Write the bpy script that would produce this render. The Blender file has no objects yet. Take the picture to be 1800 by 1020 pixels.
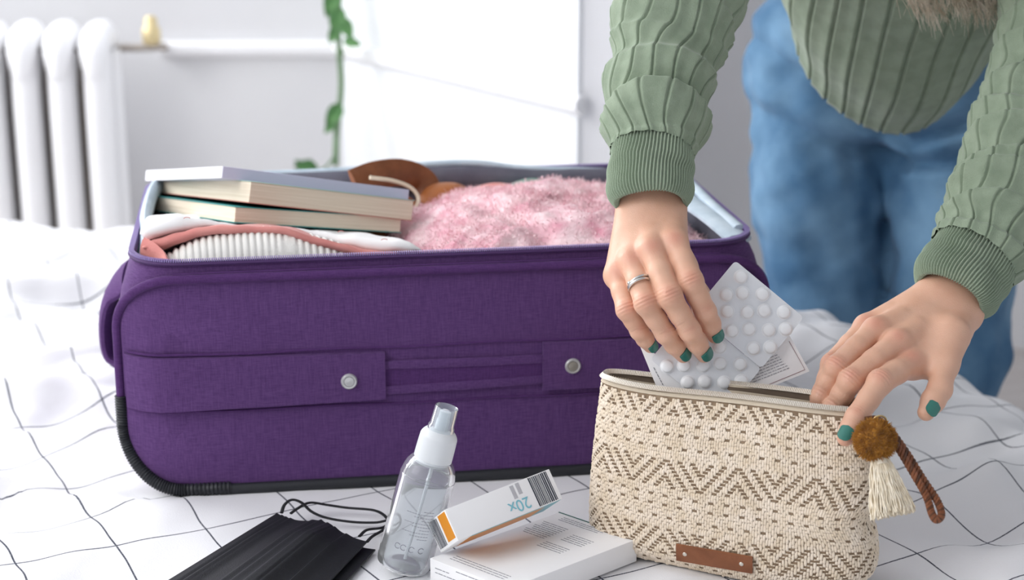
import bpy, bmesh, math, random
import numpy as np
from mathutils import Vector, Matrix
random.seed(3); RNG = np.random.default_rng(5)
SC = bpy.context.scene; COL = SC.collection
D = bpy.data
# ------------------------------------------------------------------ camera, world, lights, exposure
HC = 0.64; TH = math.radians(16.1); F = 3000.0
ct, st = math.cos(TH), math.sin(TH)
cam = D.cameras.new('camera'); cam.lens = 60.0; cam.sensor_width = 36.0; cam.clip_start = 0.05
co = D.objects.new('camera', cam); COL.objects.link(co)
co.location = (0, 0, HC); co.rotation_euler = (math.pi/2 - TH, 0, 0)
cam.dof.use_dof = True; cam.dof.focus_distance = 1.46; cam.dof.aperture_fstop = 60.0/12.0
SC.camera = co
wd = D.worlds.new('world'); SC.world = wd; wd.use_nodes = True
wb = wd.node_tree.nodes['Background']; wb.inputs[0].default_value = (0.97, 0.98, 1.0, 1); wb.inputs[1].default_value = 0.58
def area(name, loc, target, size, sy, power, col):
    l = D.lights.new(name, 'AREA'); l.shape = 'RECTANGLE'; l.size = size; l.size_y = sy; l.energy = power; l.color = col
    o = D.objects.new(name, l); COL.objects.link(o); o.location = loc
    o.rotation_euler = (Vector(target)-Vector(loc)).to_track_quat('-Z', 'Y').to_euler(); return o
area('window_daylight', (-2.1, 2.95, 1.35), (0.1, 1.6, 0.1), 1.5, 1.6, 60, (0.98, 0.99, 1.0))
area('left_side_fill', (-1.75, 0.55, 1.35), (-0.1, 1.5, 0.05), 1.3, 1.3, 27, (1.0, 0.99, 0.98))  # added fill, brightens the suitcase front towards the left; no window opening here
SC.view_settings.view_transform = 'Standard'; SC.view_settings.look = 'None'
SC.view_settings.gamma = 1.0; SC.view_settings.exposure = 0.12
SC.cycles.diffuse_bounces = 6; SC.view_settings.use_curve_mapping = False
# ------------------------------------------------------------------ helpers
def P(px, py, z):        # world point seen at pixel px,py at depth z
    x = (px-900)/F*z; u = (510-py)/F*z
    return np.array([x, z*ct + u*st, HC - z*st + u*ct])
def G(px, py, h=0.0):    # world point at height h seen at px,py
    d = P(px, py, 1.0)-np.array([0, 0, HC]); k = (h-HC)/d[2]
    return np.array([0, 0, HC])+d*k
def srgb(c):
    if isinstance(c, str):
        c = [int(c[i:i+2], 16)/255 for i in (0, 2, 4)]
    return tuple(((v/12.92) if v <= 0.04045 else ((v+0.055)/1.055)**2.4) for v in c)+(1,)
class NT:
    def __init__(s, m): s.m = m; s.t = m.node_tree; s.N = s.t.nodes; s.L = s.t.links; s.b = s.N['Principled BSDF']
    def n(s, ty, **kw):
        x = s.N.new(ty)
        for k, v in kw.items():
            if k in ('operation', 'blend_type', 'data_type', 'attribute_name', 'wave_type', 'feature', 'noise_dimensions', 'bands_direction'): setattr(x, k, v)
            else: x.inputs[k.replace('_', ' ')].default_value = v
        return x
    def l(s, a, b): s.L.new(a, b)
def mat(name, col, rough=0.6, metal=0.0, col2=None, cscale=20, bump=0, bscale=200, sheen=0, sss=0, trans=0, ior=1.45, coords='Object', alpha=1, stretch=None, spec=0.5, cpos=(0.35, 0.65), detail=4):
    m = D.materials.new(name); m.use_nodes = True; t = NT(m); b = t.b
    b.inputs['Base Color'].default_value = srgb(col); b.inputs['Roughness'].default_value = rough; b.inputs['Metallic'].default_value = metal
    b.inputs['Specular IOR Level'].default_value = spec
    b.inputs['IOR'].default_value = ior; b.inputs['Transmission Weight'].default_value = trans
    if sheen: b.inputs['Sheen Weight'].default_value = sheen; b.inputs['Sheen Roughness'].default_value = 0.4
    if sss:
        b.inputs['Subsurface Weight'].default_value = sss; b.inputs['Subsurface Radius'].default_value = (1.0, 0.35, 0.18); b.inputs['Subsurface Scale'].default_value = 0.006
    tc = t.n('ShaderNodeTexCoord'); mp = t.n('ShaderNodeMapping'); t.l(tc.outputs[coords], mp.inputs[0])
    if stretch: mp.inputs['Scale'].default_value = stretch
    if col2:
        nz = t.n('ShaderNodeTexNoise', Scale=cscale, Detail=detail); t.l(mp.outputs[0], nz.inputs['Vector'])
        cr = t.n('ShaderNodeValToRGB'); cr.color_ramp.elements[0].position = cpos[0]; cr.color_ramp.elements[1].position = cpos[1]
        cr.color_ramp.elements[0].color = srgb(col); cr.color_ramp.elements[1].color = srgb(col2)
        t.l(nz.outputs['Fac'], cr.inputs[0]); t.l(cr.outputs[0], b.inputs['Base Color'])
    if bump:
        nb = t.n('ShaderNodeTexNoise', Scale=bscale, Detail=3); t.l(mp.outputs[0], nb.inputs['Vector'])
        bp = t.n('ShaderNodeBump', Strength=bump, Distance=0.001); t.l(nb.outputs['Fac'], bp.inputs['Height']); t.l(bp.outputs[0], b.inputs['Normal'])
    return m
def finish(me, m, smooth, sharp):
    if m is not None: me.materials.append(m)
    if smooth:
        me.polygons.foreach_set('use_smooth', [True]*len(me.polygons))
        if sharp: me.set_sharp_from_angle(angle=math.radians(sharp))
    me.update()
def put(name, me, c, parent=None):
    o = D.objects.new(name, me); COL.objects.link(o); o.location = c
    if parent is not None:
        o.parent = parent; o.matrix_parent_inverse = basis(parent).inverted()
    return o
def basis(o):
    b = Matrix.LocRotScale(o.location, o.rotation_euler, o.scale)
    return b if o.parent is None else basis(o.parent) @ o.matrix_parent_inverse @ b
def mesh(name, V, Fc, m, parent=None, smooth=True, sharp=40, uv=None, recentre=True):
    V = np.asarray(V, dtype=float).reshape(-1, 3)
    c = (V.min(0)+V.max(0))/2 if recentre else np.zeros(3)
    if recentre and parent is None: c[2] = V[:, 2].min()
    me = D.meshes.new(name); me.from_pydata((V-c).tolist(), [], [list(map(int, f)) for f in Fc])
    if uv is not None:
        ul = me.uv_layers.new(name='UVMap'); li = np.empty(len(me.loops), dtype=np.int32); me.loops.foreach_get('vertex_index', li)
        ul.data.foreach_set('uv', np.asarray(uv)[li].ravel().astype(np.float32))
    finish(me, m, smooth, sharp)
    return put(name, me, c, parent)
def from_bm(name, bm, m, parent=None, smooth=True, sharp=40):
    bmesh.ops.recalc_face_normals(bm, faces=bm.faces)
    V = [v.co[:] for v in bm.verts]; bm.verts.index_update()
    Fc = [[v.index for v in f.verts] for f in bm.faces]; bm.free()
    return mesh(name, V, Fc, m, parent, smooth, sharp)
def empty(name, loc, label=None, cat=None, group=None):
    o = D.objects.new(name, None); COL.objects.link(o); o.location = loc; o.empty_display_size = 0.02
    return tag(o, label, cat, group)
def tag(o, label=None, cat=None, group=None, kind=None):
    if label: o['label'] = label
    if cat: o['category'] = cat
    if group: o['group'] = group
    if kind: o['kind'] = kind
    return o
def gridfaces(nu, nv, cu=False, cv=False, off=0):
    F_ = []
    for i in range(nu if cu else nu-1):
        for j in range(nv if cv else nv-1):
            a = i*nv+j; b = ((i+1) % nu)*nv+j; c = ((i+1) % nu)*nv+(j+1) % nv; d = i*nv+(j+1) % nv
            F_.append((a+off, b+off, c+off, d+off))
    return F_
def cr(pts, n):          # Catmull-Rom through rows of any width
    p = np.asarray(pts, float); p = np.vstack([2*p[0]-p[1], p, 2*p[-1]-p[-2]]); m = len(p)-3
    t = np.linspace(0, m, n); i = np.minimum(t.astype(int), m-1); f = (t-i)[:, None]
    a, b, c, d = p[i], p[i+1], p[i+2], p[i+3]
    return 0.5*(2*b+(c-a)*f+(2*a-5*b+4*c-d)*f**2+(3*b-a-3*c+d)*f**3)
def nrm(v): v = np.asarray(v, float); return v/np.maximum(np.linalg.norm(v, axis=-1, keepdims=True), 1e-9)
def frames(C, ref):
    T = nrm(np.gradient(C, axis=0)); S = nrm(np.asarray(ref)-(T@np.asarray(ref, float))[:, None]*T); return T, S, np.cross(T, S)
def tube(C, r, ns=12, ref=(0, 0.1, 1), closed=False, caps=True, r2=None):   # centreline tube; r scalar/array, r2 the other half axis
    C = np.asarray(C, float); n = len(C); r = np.broadcast_to(r, n); r2 = r if r2 is None else np.broadcast_to(r2, n)
    if closed:
        T = nrm(np.roll(C, -1, 0)-np.roll(C, 1, 0)); R = np.asarray(ref, float); S = nrm(R-(T@R)[:, None]*T); U = np.cross(T, S)
    else: T, S, U = frames(C, ref)
    a = np.linspace(0, 2*math.pi, ns, endpoint=False)
    V = C[:, None]+S[:, None]*(np.cos(a)[None, :, None]*r[:, None, None])+U[:, None]*(np.sin(a)[None, :, None]*r2[:, None, None])
    Fc = gridfaces(n, ns, closed, True)
    if caps and not closed: Fc += [tuple(range(ns)), tuple(range((n-1)*ns, n*ns))[::-1]]
    return V.reshape(-1, 3), Fc
def join(parts):
    V, Fc, o = [], [], 0
    for v, f in parts:
        v = np.asarray(v).reshape(-1, 3); V.append(v); Fc += [tuple(i+o for i in q) for q in f]; o += len(v)
    return np.vstack(V), Fc
def boxv(o, a, b, c):    # box from corner o and three edge vectors
    o, a, b, c = [np.asarray(q, float) for q in (o, a, b, c)]
    V = [o, o+a, o+a+b, o+b, o+c, o+a+c, o+a+b+c, o+b+c]
    return np.array(V), [(0, 3, 2, 1), (4, 5, 6, 7), (0, 1, 5, 4), (1, 2, 6, 5), (2, 3, 7, 6), (3, 0, 4, 7)]
def bevbox(name, o, a, b, c, m, parent=None, bev=0.001, seg=2):
    V, Fc = boxv(o, a, b, c); bm = bmesh.new(); vs = [bm.verts.new(v) for v in V]
    for f in Fc: bm.faces.new([vs[i] for i in f])
    bmesh.ops.bevel(bm, geom=bm.edges[:], offset=bev, segments=seg, affect='EDGES', profile=0.6)
    return from_bm(name, bm, m, parent)
def lathe(prof, o, axis, ref, n=40):   # prof rows (r, h)
    axis = nrm(axis); S = nrm(np.asarray(ref)-np.dot(ref, axis)*axis); U = np.cross(axis, S)
    a = np.linspace(0, 2*math.pi, n, endpoint=False); p = np.asarray(prof, float)
    V = np.asarray(o)+p[:, None, 1:2]*axis+p[:, None, 0:1]*(np.cos(a)[None, :, None]*S+np.sin(a)[None, :, None]*U)
    return V.reshape(-1, 3), gridfaces(len(p), n, False, True)
def waves(X, Y, seed, fmin, fmax, n=14, anis=(1, 1)):
    g = np.random.default_rng(seed); s = 0
    for i in range(n):
        f = fmin*(fmax/fmin)**(i/(n-1)); a = g.uniform(0, 6.28); ph = g.uniform(0, 6.28)
        s = s+np.sin(6.28*f*(X*math.cos(a)*anis[0]+Y*math.sin(a)*anis[1])+ph)*(fmin/f)**0.8
    return s/2.2
def waves3(X, Y, Z, seed, fmin, fmax, n=18):
    g = np.random.default_rng(seed); s = 0
    for i in range(n):
        f = fmin*(fmax/fmin)**(i/(n-1)); d = nrm(g.normal(size=3)); ph = g.uniform(0, 6.28)
        s = s+np.sin(6.28*f*(X*d[0]+Y*d[1]+Z*d[2])+ph)*(fmin/f)**0.8
    return s/2.5
def sst(a, b, x): t = np.clip((x-a)/(b-a), 0, 1); return t*t*(3-2*t)
# signed-distance sculpting --------------------------------------------------
import openvdb
class SDF:
    def __init__(s, lo, hi, vox):
        s.lo = np.array(lo, float); s.vox = vox; s.n = np.ceil((np.array(hi)-s.lo)/vox).astype(int)+1
        s.ax = [s.lo[i]+vox*np.arange(s.n[i]) for i in range(3)]
    def new(s): return np.full(s.n, 0.05, np.float32)
    def region(s, lo, hi):
        i0 = np.clip(((np.array(lo)-s.lo)/s.vox).astype(int), 0, s.n); i1 = np.clip(((np.array(hi)-s.lo)/s.vox).astype(int)+2, 0, s.n)
        sl = tuple(slice(a, b) for a, b in zip(i0, i1))
        X = np.stack(np.meshgrid(*[s.ax[i][sl[i]] for i in range(3)], indexing='ij'), -1).astype(np.float32)
        return sl, X
    def comb(s, A, sl, d, k):
        if d.size == 0: return
        a = A[sl]
        if k <= 0: A[sl] = np.minimum(a, d); return
        h = np.maximum(k-np.abs(a-d), 0)/k; A[sl] = np.minimum(a, d)-h*h*k*0.25
    def cone(s, A, a, b, ra, rb, k=0.004, flat=None):   # round cone; flat=(dir, factor) squashes across dir
        a = np.asarray(a, float); b = np.asarray(b, float); r = max(ra, rb)+0.012+k; pad = r*1.5
        sl, X = s.region(np.minimum(a, b)-pad, np.maximum(a, b)+pad)
        ab = b-a; L2 = max(float(ab@ab), 1e-12); q = X-a; t = np.clip(q@ab/L2, 0, 1)
        v = q-t[..., None]*ab
        if flat is not None:
            d, f = flat; d = nrm(d); v = v+((v@d)*(f-1))[..., None]*d
        s.comb(A, sl, np.linalg.norm(v, axis=-1)-(ra+(rb-ra)*t), k)
    def ell(s, A, c, ax, k=0.006):     # ellipsoid: ax = three half-axis vectors
        c = np.asarray(c, float); M = np.array([nrm(v)/np.linalg.norm(v) for v in ax]); R = max(np.linalg.norm(v) for v in ax)+0.012+k
        sl, X = s.region(c-R, c+R); q = (X-c)@M.T; l = np.linalg.norm(q, axis=-1)
        g = np.linalg.norm(q@np.array(M), axis=-1)
        s.comb(A, sl, l*(l-1)/np.maximum(g, 1e-6), k)
    def poly(s, A):
        g = openvdb.FloatGrid(0.05); g.copyFromArray(np.ascontiguousarray(A)); p, t, q = g.convertToPolygons(isovalue=0.0, adaptivity=0.0)
        return p*s.vox+s.lo, [tuple(f[::-1]) for f in q.tolist()]
def relax(V, Fc, it=2, lam=0.5):
    E = np.array([(f[i], f[(i+1) % len(f)]) for f in Fc for i in range(len(f))]); n = len(V); dg = np.bincount(E[:, 0], minlength=n)+np.bincount(E[:, 1], minlength=n)
    for _ in range(it):
        for lm in (lam, -lam*1.04):
            S = np.zeros((n, 3))
            for k in range(3): S[:, k] = np.bincount(E[:, 0], V[E[:, 1], k], n)+np.bincount(E[:, 1], V[E[:, 0], k], n)
            V = V+lm*(S/np.maximum(dg, 1)[:, None]-V)
    return V
def vnormals(V, Fc):
    q = np.array(Fc); nn = np.cross(V[q[:, 2]]-V[q[:, 0]], V[q[:, 3]]-V[q[:, 1]]); N = np.zeros_like(V)
    for k in range(4): np.add.at(N, q[:, k], nn)
    return nrm(N)
# ------------------------------------------------------------------ materials
M = {}
M['wall'] = mat('wall_paint', 'd3d3d6', 0.75, col2='d9d9db', cscale=3, bump=0.1, bscale=60)
M['wall_grey'] = mat('wall_paint_grey', 'ececee', 0.8, col2='f0f0f2', cscale=3)
M['wall_white'] = mat('wall_paint_white', 'e9ebee', 0.7)
M['white_gloss'] = mat('white_enamel', 'efeff1', 0.3)
M['gap'] = mat('radiator_gap_brown', '66584a', 0.9)  # plain brown of the sheet showing between the radiator columns
M['floor'] = mat('floor_wood', 'dcd6d3', 0.5, col2='cfc8c4', cscale=6, stretch=(1, 8, 1))
M['brass'] = mat('valve_brass', 'd9c79a', 0.35, 0.4)
M['pipe'] = mat('valve_pipe', 'a79f98', 0.5, 0.3)
M['leaf'] = mat('leaf_green', '3d6a3a', 0.5, col2='56854a', cscale=30)
M['stem'] = mat('stem_green', '5d7a55', 0.6)
def canvas(name, c1, c2):
    m = mat(name, c1, 0.85, sheen=0.05, spec=0.2); t = NT(m)
    tc = t.n('ShaderNodeTexCoord'); out = None; mix = t.n('ShaderNodeMix', data_type='RGBA')
    n1 = t.n('ShaderNodeTexNoise', Scale=1.0, Detail=2.0); n2 = t.n('ShaderNodeTexNoise', Scale=1.0, Detail=2.0)
    for nn, sc in ((n1, (1600, 1600, 60)), (n2, (120, 120, 2000))):
        mp = t.n('ShaderNodeMapping'); mp.inputs['Scale'].default_value = sc; t.l(tc.outputs['Object'], mp.inputs[0]); t.l(mp.outputs[0], nn.inputs['Vector'])
    add = t.n('ShaderNodeMath', operation='ADD'); t.l(n1.outputs['Fac'], add.inputs[0]); t.l(n2.outputs['Fac'], add.inputs[1])
    mr = t.n('ShaderNodeMapRange', From_Min=0.7, From_Max=1.3); t.l(add.outputs[0], mr.inputs[0])
    mix.inputs['A'].default_value = srgb(c1); mix.inputs['B'].default_value = srgb(c2)
    t.l(mr.outputs[0], mix.inputs['Factor']); t.l(mix.outputs['Result'], t.b.inputs['Base Color'])
    bp = t.n('ShaderNodeBump', Strength=0.5, Distance=0.0006); t.l(add.outputs[0], bp.inputs['Height']); t.l(bp.outputs[0], t.b.inputs['Normal'])
    return m
M['purple'] = canvas('purple_canvas', '4e3262', '66477b')
M['purple_web'] = canvas('purple_webbing', '46295a', '5b3a70')
M['zip_purple'] = mat('purple_zip', '8a78ad', 0.35)
M['zip_edge'] = mat('purple_zip_tape', '46295c', 0.7, bump=0.4, bscale=900)
M['black_rubber'] = mat('black_rubber', '25272c', 0.5)
M['lining'] = mat('grey_lining', '6f6f7c', 0.8, col2='60606e', cscale=30, bump=0.4, bscale=300)
M['lining_pale'] = mat('pale_blue_lining', 'c2cfda', 0.75, col2='aebecb', cscale=30, bump=0.3, bscale=300)
M['rivet'] = mat('white_metal_rivet', 'cfcfcf', 0.3, 0.5)
M['rivet_in'] = mat('rivet_centre', 'a9a69e', 0.35, 0.6)
def duvet_mat():
    m = mat('white_duvet_cotton', 'f3f3f5', 0.85, sheen=0.1, spec=0.2); t = NT(m)
    uv = t.n('ShaderNodeUVMap'); nz = t.n('ShaderNodeTexNoise', Scale=5.0, Detail=2.0); t.l(uv.outputs[0], nz.inputs['Vector'])
    sub = t.n('ShaderNodeVectorMath', operation='SUBTRACT'); sub.inputs[1].default_value = (0.5, 0.5, 0.5); t.l(nz.outputs['Color'], sub.inputs[0])
    scl = t.n('ShaderNodeVectorMath', operation='SCALE'); scl.inputs['Scale'].default_value = 0.03; t.l(sub.outputs[0], scl.inputs[0])
    add = t.n('ShaderNodeVectorMath', operation='ADD'); t.l(uv.outputs[0], add.inputs[0]); t.l(scl.outputs[0], add.inputs[1])
    sx = t.n('ShaderNodeSeparateXYZ'); t.l(add.outputs[0], sx.inputs[0]); res = []
    for k in (0, 1):
        d = t.n('ShaderNodeMath', operation='DIVIDE'); d.inputs[1].default_value = (0.088, 0.088)[k]; t.l(sx.outputs[k], d.inputs[0])
        fr = t.n('ShaderNodeMath', operation='FRACT'); t.l(d.outputs[0], fr.inputs[0])
        s_ = t.n('ShaderNodeMath', operation='SUBTRACT'); s_.inputs[1].default_value = 0.5; t.l(fr.outputs[0], s_.inputs[0])
        a = t.n('ShaderNodeMath', operation='ABSOLUTE'); t.l(s_.outputs[0], a.inputs[0])
        mr = t.n('ShaderNodeMapRange', From_Min=0.006, From_Max=0.013, To_Min=1.0, To_Max=0.0); t.l(a.outputs[0], mr.inputs[0]); res.append(mr)
    mx = t.n('ShaderNodeMath', operation='MAXIMUM'); t.l(res[0].outputs[0], mx.inputs[0]); t.l(res[1].outputs[0], mx.inputs[1])
    br = t.n('ShaderNodeTexNoise', Scale=900.0, Detail=1.0); t.l(uv.outputs[0], br.inputs['Vector'])
    bm_ = t.n('ShaderNodeMapRange', From_Min=0.3, From_Max=0.5, To_Min=0.6, To_Max=1.0); t.l(br.outputs['Fac'], bm_.inputs[0])
    mu = t.n('ShaderNodeMath', operation='MULTIPLY'); t.l(mx.outputs[0], mu.inputs[0]); t.l(bm_.outputs[0], mu.inputs[1])
    mix = t.n('ShaderNodeMix', data_type='RGBA'); mix.inputs['A'].default_value = srgb('e6e6e9'); mix.inputs['B'].default_value = srgb('20273c')
    t.l(mu.outputs[0], mix.inputs['Factor']); t.l(mix.outputs['Result'], t.b.inputs['Base Color'])
    bp = t.n('ShaderNodeBump', Strength=0.25, Distance=0.0008); b2 = t.n('ShaderNodeTexNoise', Scale=700.0, Detail=2.0); t.l(uv.outputs[0], b2.inputs['Vector'])
    t.l(b2.outputs['Fac'], bp.inputs['Height']); t.l(bp.outputs[0], t.b.inputs['Normal'])
    return m
M['duvet'] = duvet_mat()
M['mattress'] = mat('mattress_ticking', 'e6e6e8', 0.8)
M['bedwood'] = mat('bed_frame_wood', 'c9b79c', 0.5, col2='b39f82', cscale=9, stretch=(1, 8, 1))
def skin_mat():
    m = mat('skin', 'dcae94', 0.42, sss=0.12, bump=0.22, bscale=900); t = NT(m)
    at = t.n('ShaderNodeAttribute', attribute_name='red'); nz = t.n('ShaderNodeTexNoise', Scale=55.0, Detail=4.0)
    tc = t.n('ShaderNodeTexCoord'); t.l(tc.outputs['Object'], nz.inputs['Vector'])
    m1 = t.n('ShaderNodeMix', data_type='RGBA'); m1.inputs['A'].default_value = srgb('e3b9a0'); m1.inputs['B'].default_value = srgb('d6a388'); t.l(nz.outputs['Fac'], m1.inputs['Factor'])
    m2 = t.n('ShaderNodeMix', data_type='RGBA'); m2.inputs['B'].default_value = srgb('cf8a76'); t.l(m1.outputs['Result'], m2.inputs['A']); t.l(at.outputs['Fac'], m2.inputs['Factor'])
    t.l(m2.outputs['Result'], t.b.inputs['Base Color']); return m
M['skin'] = skin_mat()
M['nail'] = mat('teal_nail_polish', '3c7a6f', 0.18)
M['silver'] = mat('silver', 'd8d5d0', 0.22, 1.0)
M['knit'] = mat('sage_green_knit', '85947f', 0.9, col2='92a08b', cscale=60, bump=0.5, bscale=900, sheen=0.25, spec=0.2)
M['knit_cuff'] = mat('sage_green_ribbing', '93a28d', 0.9, bump=0.5, bscale=900, sheen=0.25, spec=0.2)
M['denim'] = mat('washed_blue_denim', '44698a', 0.85, col2='7ea3c0', cscale=9, bump=0.5, bscale=500, sheen=0.1, spec=0.2, cpos=(0.35, 0.75))
M['denim_seam'] = mat('denim_seam', '3f6a90', 0.85)
M['hair'] = mat('blond_hair', 'eadfce', 0.45, col2='bba98f', cscale=80)
M['shoe'] = mat('white_shoe', 'e5e5e5', 0.5)
M['straw'] = mat('cream_woven_straw', 'f3e5d3', 0.8, col2='e6d5bd', cscale=90, bump=0.4, bscale=700, spec=0.25)
M['straw_dark'] = mat('taupe_weft', '85705a', 0.85, col2='9a856d', cscale=200)
M['bag_lining'] = mat('taupe_bag_lining', '8d7c6c', 0.8, col2='7a6a5b', cscale=20, bump=0.5, bscale=60)
M['ziptape'] = mat('beige_zip_tape', 'd9cbb5', 0.8, bump=0.4, bscale=900)
M['zipmetal'] = mat('zip_metal', 'd9d2c6', 0.3, 0.6)
M['leather'] = mat('brown_leather', '774528', 0.45, col2='875233', cscale=60, bump=0.25, bscale=300)
M['leather_dark'] = mat('dark_brown_leather', '633b22', 0.45, col2='4b2b18', cscale=60, bump=0.2, bscale=300)
M['pompom'] = mat('ochre_pompom', 'b8822f', 0.9, col2='9a6620', cscale=80, sheen=0.3)
M['tassel'] = mat('cream_tassel', 'f3ead8', 0.85, col2='e2d4ba', cscale=200)
M['brassring'] = mat('gold_ring', 'cdb27c', 0.3, 0.9)
M['foil'] = mat('blister_foil', 'e2e5e9', 0.3, 0.1, bump=0.1, bscale=300)
M['pocket'] = mat('white_tablet_pocket', 'eff1f3', 0.18)
M['card'] = mat('white_carton', 'f1f1f2', 0.5)
M['ink'] = mat('grey_ink', '85868f', 0.6); M['ink_dark'] = mat('dark_ink', '3c3f4b', 0.6); M['maroon'] = mat('maroon_ink', '8a5a60', 0.6)
M['greybar'] = mat('light_grey_print', 'b8b8bd', 0.6)
M['orange'] = mat('orange_print', 'e0901c', 0.35); M['tealink'] = mat('teal_print', '7fbdcb', 0.4); M['greenink'] = mat('dark_green_print', '1d5f55', 0.5); M['navy'] = mat('navy_print', '3a3575', 0.5)
M['mask'] = mat('black_mask_fabric', '0f1114', 0.55, col2='15181c', cscale=300, bump=0.3, bscale=900, sheen=0.0)
M['loop'] = mat('black_elastic', '15161a', 0.7)
M['clear'] = mat('clear_plastic', 'f6f9fb', 0.07, trans=0.86, ior=1.2)
M['clearcap'] = mat('clear_cap_plastic', 'eef4f8', 0.12, trans=0.8, ior=1.25)
M['liquid'] = mat('clear_liquid', 'fbfdff', 0.0, trans=1.0, ior=1.10)
M['frost'] = mat('frosted_cap', 'f4f8fb', 0.4, trans=0.25, ior=1.4)
M['tubeplastic'] = mat('white_dip_tube', 'e9eef2', 0.4, trans=0.3)
M['book_lav'] = mat('lavender_cover', 'c3c0d6', 0.4); M['book_white'] = mat('white_cover', 'f0f0f4', 0.4); M['book_teal'] = mat('teal_cover', '2c9c9c', 0.4); M['book_pale'] = mat('pale_teal_cover', 'a9cfc9', 0.4); M['book_red'] = mat('salmon_cover', 'c98377', 0.45)
def pages(name, c1, c2):
    return mat(name, c1, 0.8, col2=c2, cscale=1.0, stretch=(8, 8, 1500), cpos=(0.3, 0.7))
M['pages'] = pages('cream_pages', 'e7dccb', 'cfc0a9')
M['pages_w'] = pages('pale_pages', 'efeae0', 'ddd5c6')
M['pinkfluff'] = mat('pink_fluffy_knit', 'dc9cac', 0.95, col2='f4d8dc', cscale=34, bump=1.0, bscale=260, sheen=0.6, spec=0.1, detail=8)
M['fuzz'] = mat('pink_fuzz', 'ebbcc6', 0.9, col2='f7e2e4', cscale=60, sheen=0.5)
M['salmon'] = mat('salmon_cotton', 'c97f79', 0.85, col2='d28d86', cscale=30, bump=0.3, bscale=500, sheen=0.2)
M['whiteknit'] = mat('white_ribbed_knit', 'ecebe6', 0.9, bump=0.4, bscale=800, sheen=0.3)
M['shirt'] = mat('white_cotton', 'f2f1f1', 0.85, bump=0.2, bscale=300)
M['greencloth'] = mat('muted_green_cloth', '6f8f83', 0.9); M['tan'] = mat('amber_suede', 'a5622f', 0.6, col2='8d5026', cscale=20)
# ------------------------------------------------------------------ setting: floor, walls, rail, bed
def slab(name, a, b, z0, z1, m, th=0.08, n_=None, **k):     # vertical wall slab between plan points a,b; thickness away from n_
    a = np.array(a, float); b = np.array(b, float); d = nrm(b-a); nn = np.array([-d[1], d[0]])
    V, Fc = boxv([a[0], a[1], z0], [b[0]-a[0], b[1]-a[1], 0], [nn[0]*th, nn[1]*th, 0], [0, 0, z1-z0])
    return tag(mesh(name, V, Fc, m, smooth=False), kind='structure')
FZ = -0.5
V, Fc = boxv([-3.2, -1.5, FZ-0.05], [6.2, 0, 0], [0, 6.5, 0], [0, 0, 0.05]); tag(mesh('floor', V, Fc, M['floor'], smooth=False), kind='structure')
A = P(597, 85, 3.5)[:2]; B = P(1015, 185, 2.86)[:2]      # inner corner and outer corner of the breast
RZ = P(597, 85, 3.5)[2]
WL = np.array([-2.9, A[1]-0.02])
slab('wall_back', WL, A, FZ, 2.0, M['wall'], 0.1)
slab('wall_breast', A, B, FZ, 2.0, M['wall_white'], 0.1)
Cn = np.array([B[0]+0.12, B[1]+0.62]); slab('wall_return', B+np.array([-0.01, 0.01]), Cn, FZ, 2.0, M['wall_grey'], -0.1)
slab('wall_right', Cn, np.array([2.9, Cn[1]+0.15]), FZ, 2.0, M['wall_grey'], 0.1)
def rail(name, a, b, h, th=0.018, ext=0.0):
    a = np.array(a, float); b = np.array(b, float); d = nrm(b-a); nn = -np.array([-d[1], d[0]]); b = b+d*ext
    prof = [(0, 0), (0.006, 0), (th*0.6, 0.006), (th, 0.012), (th, h-0.008), (th*0.7, h), (0, h)]
    V = [(q[0]+nn[0]*p, q[1]+nn[1]*p, RZ-h/2+z) for q in (a, b) for p, z in prof]; n = len(prof)
    Fc = [(i, (i+1) % n, n+(i+1) % n, n+i) for i in range(n)]+[tuple(range(n))[::-1], tuple(range(n, 2*n))]
    return tag(mesh(name, V, Fc, M['white_gloss'], smooth=False), kind='structure')
rail('trim_1', P(285, 70, 3.5)[:2]*[1, 0]+[0, WL[1]+(A[1]-WL[1])*0.7-0.0], A, 0.034)
rail('trim_2', A, B, 0.034, 0.02, 0.022)
# left wall with a window opening
for i, (y0, y1, z0, z1) in enumerate([(-1.5, 1.7, FZ, 2.0), (1.7, 3.5, FZ, 0.3)]):
    V, Fc = boxv([-3.0, y0, z0], [0.1, 0, 0], [0, y1-y0, 0], [0, 0, z1-z0]); tag(mesh('wall_left', V, Fc, M['wall'], smooth=False), kind='structure')
for nm_, o_, a_, b_, c_ in (('wall_side', (2.6, -1.6, FZ), (0.1, 0, 0), (0, 6.0, 0), (0, 0, 2.5)), ('wall_front', (-3.0, -1.7, FZ), (5.7, 0, 0), (0, 0.1, 0), (0, 0, 2.5)), ('ceiling', (-3.1, -1.7, 2.0), (5.9, 0, 0), (0, 6.2, 0), (0, 0, 0.1))):
    V, Fc = boxv(o_, a_, b_, c_); tag(mesh(nm_, V, Fc, M['wall_white'], smooth=False), kind='structure')
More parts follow.
